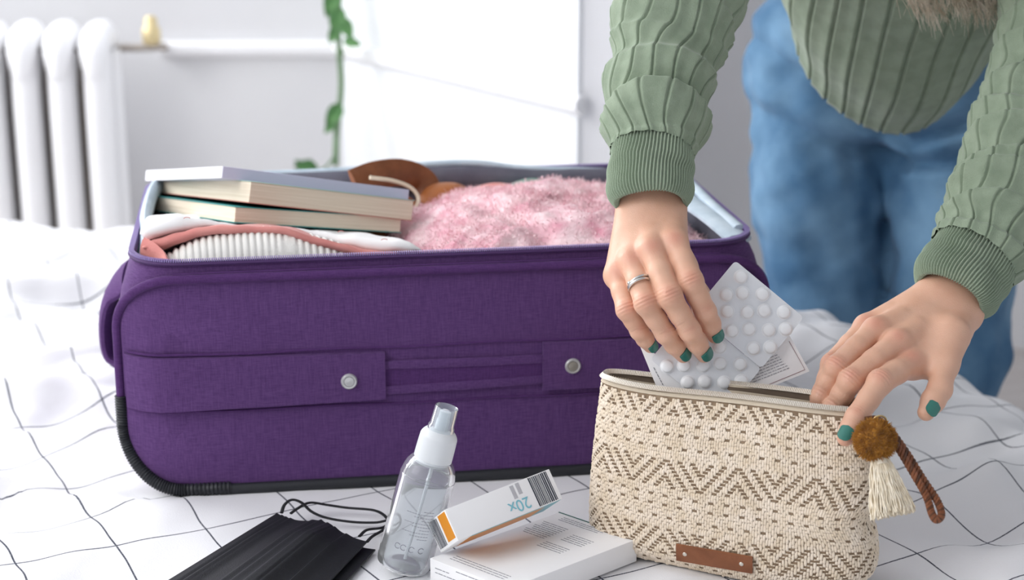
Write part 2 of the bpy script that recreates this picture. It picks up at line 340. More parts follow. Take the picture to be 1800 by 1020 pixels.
# bed
BA = math.radians(28); EU = np.array([math.cos(BA), math.sin(BA)]); EV = np.array([-math.sin(BA), math.cos(BA)])
E0 = G(1800, 718)[:2]; FARY = 2.56
bed = empty('bed', (0, 1.6, FZ), 'low bed under white duvet with thin dark windowpane checks', 'bed')
_a = G(225, 470, 0.225)[:2]; _b = G(1335, 428, 0.225)[:2]; mid_ = (_a+_b)/2; sa_ = nrm(_b-_a)
def duvet():
    st_ = 0.008; U = np.arange(-1.75, E0@EU+0.5, st_); W = np.arange(0.15, 3.3, st_)
    UU, WW = np.meshgrid(U, W, indexing='ij'); X = UU*EU[0]+WW*EV[0]; Y = UU*EU[1]+WW*EV[1]
    uv = np.stack([UU, WW], -1)
    eu = E0@EU; s1 = UU-eu                      # beyond the right edge
    s2 = Y-FARY                                  # beyond the far edge
    Z = 0.0*X
    calm = np.exp(-(((X-0.0)/0.42)**6+((Y-1.42)/0.30)**6)); calm = np.maximum(calm, np.exp(-(((X+0.03)/0.36)**8+((Y-1.75)/0.30)**8)))
    amp = 1-0.86*calm
    wob = waves(X, Y, 11, 1.2, 6, 10)
    Z += amp*(0.010*waves(X, Y, 2, 1.5, 7)+0.0045*waves(X, Y, 3, 6, 20))
    lf = sst(-0.25, -0.5, X)
    for k, (y0, a, w) in enumerate([(1.53, .010, .03), (1.66, .013, .028), (1.80, .016, .03), (1.92, .018, .026), (2.06, .014, .03), (2.2, .02, .03), (2.38, .016, .04)]):
        dd = Y-(y0+0.05*wob+0.10*(X+0.6)*(1 if k % 2 else -0.6)); Z += lf*a*np.exp(-np.where(dd < 0, dd/(w*0.6), dd/(w*1.3))**2)
    rt = sst(0.30, 0.42, X)*sst(1.2, 1.4, Y)
    rr = UU*0.3+WW+0.05*wob
    Z += rt*0.010*np.sin(rr*38)*sst(-0.2, 0.6, np.sin(rr*9+1))
    Z += 0.03*np.exp(-((s1+0.10)/0.06)**2)*sst(1.5, 1.8, Y)*sst(2.4, 2.1, Y)*0.6
    qx = (X-mid_[0])*sa_[0]+(Y-mid_[1])*sa_[1]; qy = -(X-mid_[0])*sa_[1]+(Y-mid_[1])*sa_[0]
    under = sst(0.33, 0.29, np.abs(qx))*sst(-0.03, 0.01, qy)*sst(0.42, 0.38, qy); Z = Z*(1-under)-0.002*under; Z = np.where(under > 0.3, np.minimum(Z, -0.0005), Z)
    for sd, n in ((s1, EU), (s2, np.array([0, 1.0]))):   # wrap over the edge
        o = np.maximum(sd, 0); R = 0.05; ang = np.minimum(o/R, math.pi/2); extra = np.maximum(o-R*math.pi/2, 0)
        hor = R*np.sin(ang)+extra*0.04; X += n[0]*(hor-o); Y += n[1]*(hor-o); Z -= np.where(o > 0, R*(1-np.cos(ang))+extra, 0)
    Z = np.maximum(Z, FZ+0.06)
    nU, nW = X.shape; V = np.stack([X, Y, Z], -1).reshape(-1, 3)
    return mesh('duvet', V, gridfaces(nU, nW), M['duvet'], bed, sharp=None, uv=(uv-(G(1748, 853)[:2]@EU, G(1748, 853)[:2]@EV)+0.044).reshape(-1, 2)), X, Y, Z
dv, DX, DY, DZ = duvet()
def plan_prism(name, pts, z0, z1, m, parent, bev=0.01):
    bm = bmesh.new(); lo = [bm.verts.new((x, y, z0)) for x, y in pts]; hi = [bm.verts.new((x, y, z1)) for x, y in pts]; n = len(pts)
    bm.faces.new(lo[::-1]); bm.faces.new(hi)
    for i in range(n): bm.faces.new([lo[i], lo[(i+1) % n], hi[(i+1) % n], hi[i]])
    if bev: bmesh.ops.bevel(bm, geom=bm.edges[:], offset=bev, segments=2, affect='EDGES')
    return from_bm(name, bm, m, parent)
def bedpoly(i):
    e = E0-EU*i; near = e-EV*((e[1]-0.45)/EV[1]); far = e+EV*((FARY-i-e[1])/EV[1])
    return [(-1.5, 0.45), tuple(near), tuple(far), (-1.5, FARY-i)]
plan_prism('mattress', bedpoly(0.05), -0.26, -0.05, M['mattress'], bed, 0.03)
plan_prism('bed_frame', bedpoly(0.07), -0.38, -0.26, M['bedwood'], bed, 0.006)
for x, y in bedpoly(0.14):
    V, Fc = boxv([x-0.03, y-0.03, FZ], [0.06, 0, 0], [0, 0.06, 0], [0, 0, 0.13]); mesh('leg', V, Fc, M['bedwood'], bed)
# radiator
rad = empty('radiator', (P(90, 200, 3.3)[0], P(90, 200, 3.3)[1], FZ), 'white cast iron column radiator against the back wall', 'radiator')
for k in range(9):
    cx = P(185-62*k, 200, 3.3); top = P(185, 40, 3.3)[2]; y0 = cx[1]
    c = []
    for yo in (-0.045, 0.045):
        path = cr([(cx[0], y0+yo, FZ+0.10), (cx[0], y0+yo, FZ+0.3), (cx[0], y0+yo, top-0.13), (cx[0], y0+yo*0.9, top-0.05)], 14); c.append(tube(path, 0.0262, 14, ref=(1, 0, 0), r2=0.030))
    hd = cr([(cx[0], y0-0.062, top-0.09), (cx[0], y0-0.052, top-0.035), (cx[0], y0-0.02, top-0.02), (cx[0], y0+0.02, top-0.02), (cx[0], y0+0.055, top-0.04)], 12)
    c.append(tube(hd, np.array([.018, .024, .028, .03, .03, .03, .03, .03, .03, .028, .024, .016]), 14, ref=(1, 0, 0)))
    c.append(tube([(cx[0], y0-0.05, FZ+0.1), (cx[0], y0, FZ+0.085), (cx[0], y0+0.05, FZ+0.1)], 0.03, 12, ref=(1, 0, 0)))
    c.append(tube([(cx[0], y0, FZ), (cx[0], y0, FZ+0.1)], 0.02, 10, ref=(1, 0, 0)))
    v, f = join(c); mesh('radiator_column', v, f, M['white_gloss'], rad)
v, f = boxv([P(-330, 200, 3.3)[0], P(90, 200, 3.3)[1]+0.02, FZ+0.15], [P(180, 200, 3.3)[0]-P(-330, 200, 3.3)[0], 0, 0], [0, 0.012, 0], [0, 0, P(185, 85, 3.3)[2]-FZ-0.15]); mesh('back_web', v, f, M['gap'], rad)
val = empty('radiator_valve', P(262, 84, 3.33), 'small brass thermostatic valve on pipe beside the radiator', 'valve')
v, f = lathe([(0, 0), (.013, 0), (.018, .006), (.018, .03), (.013, .036), (.013, .048), (.009, .055), (0, .055)], P(267, 78, 3.33), (0, 0, 1), (1, 0, 0), 20); mesh('valve_head', v, f, M['brass'], val)
v, f = tube([P(200, 84, 3.33), P(240, 84, 3.33), P(292, 82, 3.33)], 0.008, 10, ref=(0, 0, 1)); mesh('pipe', v, f, M['pipe'], val)
v, f = tube([P(288, 83, 3.33), P(289, 83, 3.5)], 0.008, 10, ref=(0, 0, 1)); mesh('pipe', v, f, M['pipe'], val)
# vine
vine = empty('hanging_vine', P(595, 290, 3.2), 'thin green trailing plant hanging down the room corner', 'plant')
sp = cr([P(600, -320, 3.36), P(597, -60, 3.36), P(595, 60, 3.36), P(600, 150, 3.36), P(592, 230, 3.34), P(590, 290, 3.3)], 50)
v, f = tube(sp, 0.006, 8, ref=(1, 0, 0)); mesh('stem', v, f, M['stem'], vine)
v, f = tube(cr([P(597, -280, 3.35), P(603, -60, 3.34), P(592, 60, 3.34), P(604, 95, 3.34)], 30), 0.0035, 8, ref=(1, 0, 0)); mesh('stem', v, f, M['stem'], vine)
v, f = tube(cr([P(591, 270, 3.31), P(575, 292, 3.27), P(560, 300, 3.25), P(540, 300, 3.2)], 12), 0.0025, 8, ref=(0, 1, 0)); mesh('stem', v, f, M['stem'], vine)
def leaf(c, dirp, length, w, nrmv):
    d = nrm(dirp); n0 = nrm(nrmv); s = np.cross(d, n0); V = []
    for i in range(9):
        t = i/8; ww = w*math.sin(math.pi*t**0.75)**0.8*(1-0.15*t)
        for j in (-1, -0.5, 0, 0.5, 1): V.append(np.asarray(c)+d*(t*length)+s*(j*ww)+n0*(0.25*w*abs(j)-0.3*length*(t-.5)**2))
    return mesh('leaf', np.vstack([V, np.array(V)-n0*0.0008]), gridfaces(9, 5)+gridfaces(9, 5, off=45), M['leaf'], vine)
for px, py, dx, dz, L in [(600, 182, -.7, -1, .055), (603, 70, 1, -.25, .04), (597, 10, -.2, -1, .06), (600, 30, .5, -1, .05), (592, -20, -.4, -1, .06), (560, 296, -1, .15, .05), (548, 280, -.5, -.8, .05), (545, 300, -.6, .5, .04), (594, 45, -.5, -1, .04), (588, 215, -.6, -.6, .03), (600, -60, .6, -1, .06)]:
    leaf(P(px, py, 3.33), (dx, -0.3, dz), L, L*0.3, (0.1, -1, 0.3))
# ------------------------------------------------------------------ suitcase
H = 0.225
S0 = G(225, 470, H)[:2]; S1 = G(1335, 428, H)[:2]; sa = nrm(S1-S0); sb = np.array([-sa[1], sa[0]]); SW = np.linalg.norm(S1-S0); SD = 0.365
mid = (S0+S1)/2; SX = 0.017      # body bulges past the rim by SX at each end
def SP(x, y, z):                 # suitcase coords: x from centre, y from front rim, z height
    q = mid+sa*x+sb*y; return np.array([q[0], q[1], z])
case = empty('suitcase', SP(0, SD/2, 0), 'open soft purple canvas suitcase packed with books and clothes', 'suitcase')
hw = SW/2
def rrect(hw_, hd, r, n=10, yc=0.0):      # plan rounded rectangle, counter-clockwise from front-left
    P_ = []
    for cx, cy, a0 in ((hw_-r, -hd+r, -90), (hw_-r, hd-r, 0), (-hw_+r, hd-r, 90), (-hw_+r, -hd+r, 180)):
        for i in range(n): a = math.radians(a0+90*i/(n-1)); P_.append((cx+r*math.cos(a), cy+r*math.sin(a)+yc))
    return np.array(P_)
def dens(L, m=4):      # insert points on straight runs of a closed plan loop
    L = np.asarray(L); out = []
    for i in range(len(L)):
        a, b = L[i], L[(i+1) % len(L)]; d = np.linalg.norm(b-a); k = max(1, int(d/0.03)) if d > 0.05 else 1
        for j in range(k): out.append(a+(b-a)*j/k)
    return np.array(out)
base = dens(rrect(hw, SD/2, 0.05))
def ring(inx, iny, z, bow=0.0):
    k = base.copy(); k[:, 0] *= (hw+inx)/hw; k[:, 1] *= (SD/2+iny)/(SD/2)
    return np.array([SP(x, y+SD/2, z) for x, y in k])
prof = []
for t in np.linspace(0, 1, 22):
    z = H*t; e = SX*(1-abs(2*t-1)**3.2) - (0.035*max(0, 1-t/0.18)**2 if t < 0.18 else 0) - (0.004*max(0, (t-0.85)/0.15)**2)
    prof.append((e, 0.004*(1-abs(2*t-1)**4)-(0.004*max(0, 1-t/0.06) if t < 0.06 else 0), max(z, 0.001)))
rings = [ring(*p) for p in prof]
nb = len(base); V = np.vstack(rings); Fc = gridfaces(len(rings), nb, False, True)
o_ = len(V); inner = [ring(-0.004, -0.004, H), ring(-0.006, -0.006, H-0.02), ring(-0.008, -0.008, 0.02)]
Vs = np.vstack([V, ring(-0.001, -0.001, H)]); Fs = gridfaces(len(rings)+1, nb, False, True)+[tuple(range(nb))[::-1]]
mesh('shell', Vs, Fs, M['purple'], case, sharp=60)
Vi = np.vstack(inner); mesh('lining', Vi, [f[::-1] for f in gridfaces(3, nb, False, True)]+[tuple(range(2*nb, 3*nb))], M['lining'], case)
# zip track round the opening and its teeth
zr = ring(0.0, 0.0, H+0.001); zc = np.vstack([zr, zr[:1]]); seg = np.linalg.norm(np.diff(zc, axis=0), axis=1); cum = np.r_[0, np.cumsum(seg)]
def along(n): s = np.linspace(0, cum[-1], n, endpoint=False); return np.stack([np.interp(s, cum, zc[:, k]) for k in range(3)], 1)
zz = along(400); v, f = tube(zz, 0.0026, 8, ref=(0, 0, 1), closed=True, r2=0.0034); mesh('zip_tape', v, f, M['zip_edge'], case)
tp = along(900); Tn = nrm(np.roll(tp, -1, 0)-np.roll(tp, 1, 0)); cen = SP(0, SD/2, H); parts = []
for i in range(900):
    side = np.cross(Tn[i], (0, 0, 1)); v, f = boxv(tp[i]+np.array([0, 0, 0.0022])-Tn[i]*0.0006-side*0.0025, Tn[i]*0.0012, side*0.005, (0, 0, 0.0022)); parts.append((v, f))
v, f = join(parts); tag(mesh('zip_teeth', v, f, M['zip_purple'], case, smooth=False), kind='stuff')
# front panel: slightly proud rounded rectangle framed by piping
pz0, pz1, prx = 0.004, H-0.012, 0.062; pw = hw+SX-0.001
def fp_loop(w, z0, z1, r0, r1, n=14):
    L = []
    for cx, cz, a0, r in ((w-r0, z0+r0, -90, r0), (w-r1, z1-r1, 0, r1), (-w+r1, z1-r1, 90, r1), (-w+r0, z0+r0, 180, r0)):
        for i in range(n): a = math.radians(a0+90*i/(n-1)); L.append((cx+r*math.cos(a), cz+r*math.sin(a)))
    return dens(np.array(L))
def frontsurf(x, z):   # y of the canvas front at x,z
    return -0.0075+0.0035*(abs(x)/pw)**4+0.028*max(0, (abs(x)-(pw-0.05))/0.05)**2.2
L = fp_loop(pw, pz0, pz1, 0.058, 0.055); npn = len(L); V = []
for k, s in enumerate((1.0, 0.985, 0.9, 0.6, 0.3, 0.0)):
    for x, z in L:
        zc_ = (pz0+pz1)/2; xx, z2 = x*s, zc_+(z-zc_)*s; V.append(SP(xx, frontsurf(xx, z2)+(0.004 if k == 0 else 0)-0.0015*(1-s), z2))
V = np.array(V); mesh('front_panel', V, [f for f in gridfaces(6, npn, False, True)], M['purple'], case, sharp=60)
pl = np.array([SP(x, frontsurf(x, z)-0.001, z) for x, z in L]); xs = np.array([p[0] for p in L]); zs = np.array([p[1] for p in L])
v, f = tube(pl, 0.0042, 10, ref=(0, 0, 1.0001), closed=True) if False else (None, None)
def closed_tube(C, r, ns=10):
    C = np.asarray(C); T = nrm(np.roll(C, -1, 0)-np.roll(C, 1, 0)); n0 = np.array([sb[0], sb[1], 0]); S = nrm(n0-(T@n0)[:, None]*T); U = np.cross(T, S)
    a = np.linspace(0, 2*math.pi, ns, endpoint=False); V = C[:, None]+r*(S[:, None]*np.cos(a)[None, :, None]+U[:, None]*np.sin(a)[None, :, None])
    return V.reshape(-1, 3), gridfaces(len(C), ns, True, True)
v, f = closed_tube(pl, 0.0046); mesh('piping', v, f, M['purple_web'], case)
# black ribbed corner guards and the black bottom piping
for sgn in (-1, 1):
    seg_ = [(sgn*pw, z) for z in np.linspace(0.092, 0.062, 14)]+[(sgn*(pw-0.058+0.058*math.cos(a)), 0.062-0.058*math.sin(a)) for a in np.linspace(0, math.pi/2, 46)]+[(sgn*x, 0.004) for x in np.linspace(pw-0.058, pw-0.10, 14)]
    C = np.array([SP(x, frontsurf(x, z)-0.0015, z+0.001) for x, z in seg_]); C = cr(C, 300)
    rr_ = 0.0060+0.0006*np.sin(np.arange(300)*1.3)
    v, f = tube(C, rr_, 12, ref=(sb[0], sb[1], 0)); mesh('corner_guard', v, f, M['black_rubber'], case)
C = np.array([SP(x, frontsurf(x, 0)-0.001, 0.0035) for x in np.linspace(-pw+0.09, pw-0.09, 40)]); v, f = tube(C, 0.0056, 10, ref=(0, 0, 1)); mesh('bottom_piping', v, f, M['black_rubber'], case)
# handle band across the front
def fstrip(name, x0, x1, z0a, z1a, z0b, z1b, lift, m, parent=case, nx=24, bulge=0, th=0.002):
    V = []
    for i in range(nx):
        t = i/(nx-1); x = x0+(x1-x0)*t; za = z0a+(z0b-z0a)*t; zb = z1a+(z1b-z1a)*t; bu = bulge*math.sin(math.pi*t)
        y = frontsurf(x, za)-lift-bu-0.0008
        zm = (za+zb)/2
        for z, yy in ((za, y+th), (za+0.0006, y), (zm, y-0.0006), (zb-0.0006, y), (zb, y+th)): V.append(SP(x, yy, z))
    Fc = gridfaces(nx, 5)+[(0, 1, 2, 3, 4), tuple(range((nx-1)*5, nx*5))[::-1]]
    return mesh(name, V, Fc, m, parent, sharp=35)
zb0, zb1 = 0.084, 0.132
def fz(px, py):     # front panel height at a pixel
    h = 0.1
    for _ in range(8):
        g = G(px, py, h); q = (g[:2]-mid); dy = q@sb; h = h-(-dy-0.008)*-0.0
        # move along the ray until dy == -0.008
        d = g-np.array([0, 0, HC]); k = ((mid+sb*(-0.008))@sb)/((d[:2])@sb); g = np.array([0, 0, HC])+d*k; return (g[:2]-mid)@sa, g[2]
    return 0, h
xL, zL1 = fz(213, 633); _, zL0 = fz(215, 733); xa, za1 = fz(676, 617); _, za0 = fz(678, 700); xb_, zb1_ = fz(953, 603); _, zb0_ = fz(955, 685)
fstrip('handle_anchor', -pw+0.006, xa, za0-0.004, za1+0.003, za0, za1, 0.0052, M['purple'], th=0.0055)
fstrip('handle_anchor', xb_, pw-0.006, zb0_, zb1_+0.002, zb0_+0.002, zb1_, 0.0052, M['purple'], th=0.0055)
for x0, x1, z in ((-pw+0.01, pw-0.01, za0-0.005), (-pw+0.01, pw-0.01, za1+0.004)):
    C = np.array([SP(x, frontsurf(x, z)-0.0012, z+0.0006*math.sin(x*40)) for x in np.linspace(x0, x1, 80)]); v, f = tube(C, 0.0014, 6, ref=(0, 0, 1)); mesh('seam', v, f, M['purple_web'], case)
fstrip('handle', xa-0.01, xb_+0.01, za0+0.006, za1-0.010, zb0_+0.009, zb1_-0.012, 0.0015, M['purple_web'], bulge=0.002)
hz0 = (za0+0.006+zb0_+0.009)/2; hz1 = (za1-0.010+zb1_-0.012)/2
fstrip('handle_edge', xa-0.01, xb_+0.01, za0+0.004, za0+0.013, zb0_+0.007, zb0_+0.016, 0.0028, M['purple'], bulge=0.002)
fstrip('handle_edge', xa-0.01, xb_+0.01, za1-0.018, za1-0.009, zb1_-0.020, zb1_-0.011, 0.0028, M['purple'], bulge=0.002)
for px, py in ((613, 667), (1005, 640)):
    x, z = fz(px, py); c = SP(x, frontsurf(x, z)-0.0062, z); ax = -np.array([sb[0], sb[1], 0])
    rv = [(0, 0), (.0078, 0), (.0078, .0012), (.0068, .0024), (.0052, .0022), (.005, .0012), (0, .0012)]
    v, f = lathe(rv, c, ax, (0, 0, 1), 28); r_ = mesh('rivet', v, f, M['rivet'], case)
    v, f = lathe([(0, 0), (.0049, 0), (.0046, .0008), (0, .0012)], c+ax*0.0012, ax, (0, 0, 1), 24); mesh('rivet_centre', v, f, M['rivet_in'] if px > 800 else M['rivet'], r_)
# seam line under the zip, side handle on the left end, soft lining flaps
C = np.array([SP(x, -0.0045, H-0.008) for x in np.linspace(-hw+0.04, hw-0.04, 60)]); v, f = tube(C, 0.0016, 6, ref=(0, 0, 1)); mesh('seam', v, f, M['purple_web'], case)
C = cr([SP(-hw-0.012, 0.16, 0.175), SP(-hw-0.03, 0.17, 0.155), SP(-hw-0.038, 0.175, 0.12), SP(-hw-0.034, 0.175, 0.085), SP(-hw-0.012, 0.165, 0.065)], 26)
v, f = tube(C, 0.008, 14, ref=(1, 0, 0), r2=0.028); mesh('side_handle', v, f, M['purple'], case)
def flap(name, pts, m, th=0.004, hgt=None, parent=case):
    C = cr(pts, 60); v, f = tube(C, th, 10, ref=(0, 0, 1)) if hgt is None else tube(C, hgt, 10, ref=(0, 0, 1), r2=th); return mesh(name, v, f, m, parent)
flap('lining_flap', [SP(-hw+0.012, 0.03, H-0.012), SP(-hw+0.010, 0.10, H-0.004), SP(-hw+0.006, 0.2, H+0.004), SP(-hw+0.014, 0.33, H+0.004), SP(-hw+0.06, SD-0.014, H-0.002)], M['lining_pale'], 0.006, 0.010)
flap('lining_flap', [SP(hw-0.012, 0.03, H-0.003), SP(hw-0.020, 0.10, H+0.002), SP(hw-0.028, 0.2, H+0.002), SP(hw-0.03, 0.30, H+0.002), SP(hw-0.06, SD-0.03, H+0.004)], M['lining_pale'], 0.014, 0.005)
flap('lining_flap', [SP(hw-0.006, 0.05, H+0.003), SP(hw-0.010, 0.14, H+0.006), SP(hw-0.010, 0.30, H+0.006), SP(hw-0.05, SD-0.012, H+0.006)], M['lining_pale'], 0.006, 0.004)
flap('lining_flap', [SP(-hw+0.05, SD-0.010, H-0.006), SP(-0.1, SD-0.010, H-0.006), SP(0.05, SD-0.010, H-0.004), SP(0.14, SD-0.010, H-0.010), SP(hw-0.04, SD-0.012, H-0.012)], M['lining'], 0.007, 0.014)
flap('lining_flap', [SP(-hw+0.05, SD-0.006, H+0.006), SP(-0.1, SD-0.004, H+0.007), SP(0.05, SD-0.004, H+0.012), SP(0.12, SD-0.006, H+0.004), SP(hw-0.08, SD-0.008, H-0.002)], M['lining_pale'], 0.005, 0.004)
# ------------------------------------------------------------------ packed clothes and books
def lump(name, cx, cy, hx, hy, z0, z1, m, label, cat, ex=3.0, disp=None, n=90, rot=0.0, topf=None):
    nu, nv = n*2, n; th = np.linspace(0, 2*math.pi, nu, endpoint=False)[:, None]; ph = np.linspace(-math.pi/2, math.pi/2, nv)[None, :]
    se = lambda w, e: np.sign(w)*np.abs(w)**(2/e)
    X = se(np.cos(th), ex)*se(np.cos(ph), 2.6); Y = se(np.sin(th), ex)*se(np.cos(ph), 2.6); Zn = se(np.sin(ph), 2.2)+0*th
    x = X*hx; y = Y*hy; z = z0+(z1-z0)*(Zn+1)/2
    if topf is not None: z = z0+(z-z0)*topf(x, y)
    if disp is not None: dz, k = disp(x, y, z); z = z+dz*sst(-0.2, 0.6, Zn); x = x*(1+k); y = y*(1+k)
    c, s = math.cos(rot), math.sin(rot); x, y = x*c-y*s, x*s+y*c
    V = np.array([SP(0, 0, 0)])*0; q = mid[None, None, :]+sa*(x+cx)[..., None]+sb*(y+cy)[..., None]
    V = np.concatenate([q, z[..., None]], -1).reshape(-1, 3)
    o = mesh(name, V, gridfaces(nu, nv, True), m, sharp=None); return tag(o, label, cat)
def SX_(px, py, h):      # suitcase coords of a pixel at height h
    g = G(px, py, h)[:2]-mid; return g@sa, g@sb
# dark filler lump under the clothes, coloured like the lining
lump('lining_filler', 0, SD/2, hw-0.012, SD/2-0.012, 0.03, H-0.035, M['lining'], 'dark grey filler lump lying beneath everything packed in the suitcase', 'garment', ex=5, n=30)
# white ribbed knit
x0, y0 = SX_(470, 460, H)
def ribk(x, y, z):
    u = (x+0.35*np.sign(x)*np.abs(x)**1.5)*1.0
    return 0.0032*np.abs(np.sin((x+0.12*y)*math.pi/0.0064))-0.001, 0.0
def ribtop(x, y): return 1.0-0.30*sst(-0.03, 0.13, x)-0.06*sst(-0.07, -0.14, x)
o = lump('ribbed_sweater', -0.152, 0.034, 0.142, 0.029, H-0.10, H+0.0235, M['whiteknit'], 'white ribbed knit sweater folded at the front left of the suitcase', 'sweater', ex=3, disp=ribk, n=380, topf=ribtop)
# draped layers: front edge given along x, going back
def drape(name, front, back, th, m, label, cat, n=70, nv=16, parent=None, wav=0.001, sd=1):
    f_ = cr(front, n); b_ = cr(back, n); V = []
    t = np.linspace(0, 1, nv)[None, :, None]; top = f_[:, None]*(1-t)+b_[:, None]*t
    top[..., 2] += wav*waves(top[..., 0]*12, top[..., 1]*12, sd, 1, 4)+0.0
    nr = np.array([0, 0, 1.0]); thv = np.broadcast_to(th, n)[:, None, None]*np.sin(np.pi*np.clip(np.linspace(0.3, 1, nv)/1.0, 0, 1)*0.5)[None, :, None]**0.5
    ends = (np.minimum(1, np.minimum(np.arange(n), n-1-np.arange(n))/4+0.15))[:, None, None]
    up = top+nr*thv*ends*0.5; dn = top-nr*thv*ends*0.5
    edge = top[:, 0]-np.array([sb[0], sb[1], 0])*np.broadcast_to(th, n)[:, None]*0.35
    G_ = np.concatenate([dn[:, ::-1], edge[:, None], up], 1); k = G_.shape[1]
    Fc = gridfaces(n, k)+[tuple(range(k)), tuple(range((n-1)*k, n*k))[::-1]]
    for i in range(n-1): Fc.append((i*k, i*k+k-1, (i+1)*k+k-1, (i+1)*k))
    o = mesh(name, G_.reshape(-1, 3), Fc, m, parent, sharp=None)
    return tag(o, label, cat) if cat else o
def Z_(px, py, y):       # world point seen at px,py lying at suitcase depth y
    d = P(px, py, 1.0)-np.array([0, 0, HC]); k = ((mid+sb*y)@sb)/(d[:2]@sb); return np.array([0, 0, HC])+d*k
fr = [Z_(250, 436, .035), Z_(285, 428, .035), Z_(330, 414, .03), Z_(390, 405, .025), Z_(450, 403, .025), Z_(500, 408, .022), Z_(560, 424, .02), Z_(640, 446, .016), Z_(700, 455, .014), Z_(758, 462, .014)]
bk = [p+np.array([sb[0], sb[1], 0])*0.10+np.array([0, 0, -0.024]) for p in fr]
drape('salmon_top', fr, bk, cr([[.013], [.017], [.014], [.011], [.010], [.010], [.011], [.013], [.012], [.007]], 70)[:, 0], M['salmon'], 'salmon pink cotton top draped over the white ribbed sweater', 'garment', wav=0.0012, sd=4)
fr = [Z_(247, 424, .04), Z_(262, 450, .025), Z_(278, 474, .014)]
flap('fold', [Z_(252, 436, .04), Z_(270, 446, .03), Z_(285, 460, .02), Z_(292, 472, .012)], M['salmon'], 0.004, 0.011, parent=D.objects['salmon_top'])
fr = [Z_(246, 406, .055), Z_(262, 402, .05), Z_(310, 397, .045), Z_(360, 396, .045), Z_(420, 401, .045), Z_(490, 404, .05), Z_(560, 414, .05), Z_(640, 426, .035), Z_(700, 434, .026), Z_(740, 443, .020)]
bk = [p+np.array([sb[0], sb[1], 0])*0.13+np.array([0, 0, -0.034]) for p in fr]
drape('white_shirt', fr, bk, cr([[.016], [.026], [.024], [.013], [.006], [.006], [.012], [.018], [.018], [.010]], 70)[:, 0], M['shirt'], 'white printed cotton shirt folded under the lowest book', 'shirt', wav=0.0015, sd=7)
sh = D.objects['white_shirt']
parts = []
for px, py in ((330, 383), (600, 407), (676, 421)):
    c = Z_(px, py, 0.03)
    a_ = np.linspace(0.3, 2.9, 8); C = np.array([c+np.array([sa[0]*0.003*math.cos(q), sa[1]*0.003*math.cos(q)-0.004, 0.0015*math.sin(q)]) for q in a_]); parts.append(tube(C, 0.0004, 5, ref=(0, 1, 0)))
for v, f in parts: mesh('printed_motif', v, f, M['salmon'], sh)
# pink fluffy sweater
def pinkd(x, y, z):
    w = 0.0045*waves(x, y, 21, 5, 18)+0.0012*waves(x, y, 22, 25, 60)
    fold = -0.008*np.exp(-((x+0.075+0.5*(y))/0.018)**2)
    return w+fold, 0.01*waves(x, z, 24, 8, 30)
def pinktop(x, y): return 0.93+0.07*sst(-0.19, -0.08, x)*sst(0.2, 0.05, x)-0.05*sst(0.02, 0.14, x)
o = lump('fluffy_pink_sweater', 0.119, 0.160, 0.166, 0.150, H-0.10, H+0.016, M['pinkfluff'], 'pale pink fluffy knit sweater filling the right half of the suitcase', 'sweater', ex=3.2, disp=pinkd, n=150, topf=pinktop)
me = o.data; nv_ = len(me.vertices); cosv = np.empty(nv_*3, np.float32); me.vertices.foreach_get('co', cosv); cosv = cosv.reshape(-1, 3)+np.array(o.location)
nn = np.empty(nv_*3, np.float32); me.vertices.foreach_get('normal', nn); nn = nn.reshape(-1, 3)
idx = np.where((nn[:, 2] > -0.1) & (cosv[:, 2] > H-0.03))[0]; ii = RNG.choice(idx, 26000); base_ = cosv[ii]+RNG.normal(size=(26000, 3))*0.0012
d_ = nrm(nn[ii]*0.8+RNG.normal(size=(26000, 3))*0.55); Ls = RNG.uniform(0.002, 0.0055, 26000)[:, None]; sd_ = nrm(np.cross(d_, RNG.normal(size=(26000, 3))))*0.00011
bend = RNG.normal(size=(26000, 3))*0.001; V = np.stack([base_-sd_, base_+sd_, base_+d_*Ls*.6+sd_*.8, base_+d_*Ls+bend], 1).reshape(-1, 3)
tag(mesh('fuzz', V, [(4*i, 4*i+1, 4*i+2, 4*i+3) for i in range(26000)], M['fuzz'], o, sharp=None), kind='stuff')
# green and rose cloths at the back
lump('folded_green_cloth', 0.135, 0.325, 0.065, 0.030, H-0.08, H-0.006, M['greencloth'], 'muted green garment folded behind the fluffy pink sweater', 'garment', ex=2.6, n=36, disp=lambda x, y, z: (0.003*waves(x, y, 31, 8, 20), 0))
lump('rolled_rose_cloth', 0.085, 0.318, 0.045, 0.018, H-0.06, H-0.006, M['salmon'], 'rose coloured garment rolled at the back beside the green one', 'garment', ex=2.3, n=36, disp=lambda x, y, z: (0.002*waves(x, y, 33, 8, 20), 0))
# brown bag with strap
bagb = lump('brown_leather_pouch', -0.06, 0.26, 0.06, 0.05, H-0.07, H+0.004, M['tan'], 'amber brown leather pouch behind the books', 'pouch', ex=2.4, n=40)
C = cr([Z_(622, 322, .25), Z_(660, 308, .27), Z_(705, 304, .29), Z_(742, 318, .30), Z_(756, 350, .29), Z_(745, 372, .27)], 40)
v, f = tube(C, 0.0035, 10, ref=(sb[0], sb[1], -0.3), r2=0.016); st1 = tag(mesh('leather_belt', v, f, M['leather'], None), 'curled brown leather belt lying behind the books', 'belt')
C = cr([Z_(650, 312, .235), Z_(690, 318, .24), Z_(722, 330, .24), Z_(736, 350, .235), Z_(728, 372, .22)], 30); v, f = tube(C, 0.0022, 8, ref=(0, 0, 1)); mesh('thin_strap', v, f, M['ziptape'], st1)
lump('tan_leather_purse', 0.026, 0.285, 0.032, 0.025, H-0.05, H+0.006, M['tan'], 'small tan leather purse to the right of the curled belt', 'purse', ex=2.3, n=36)
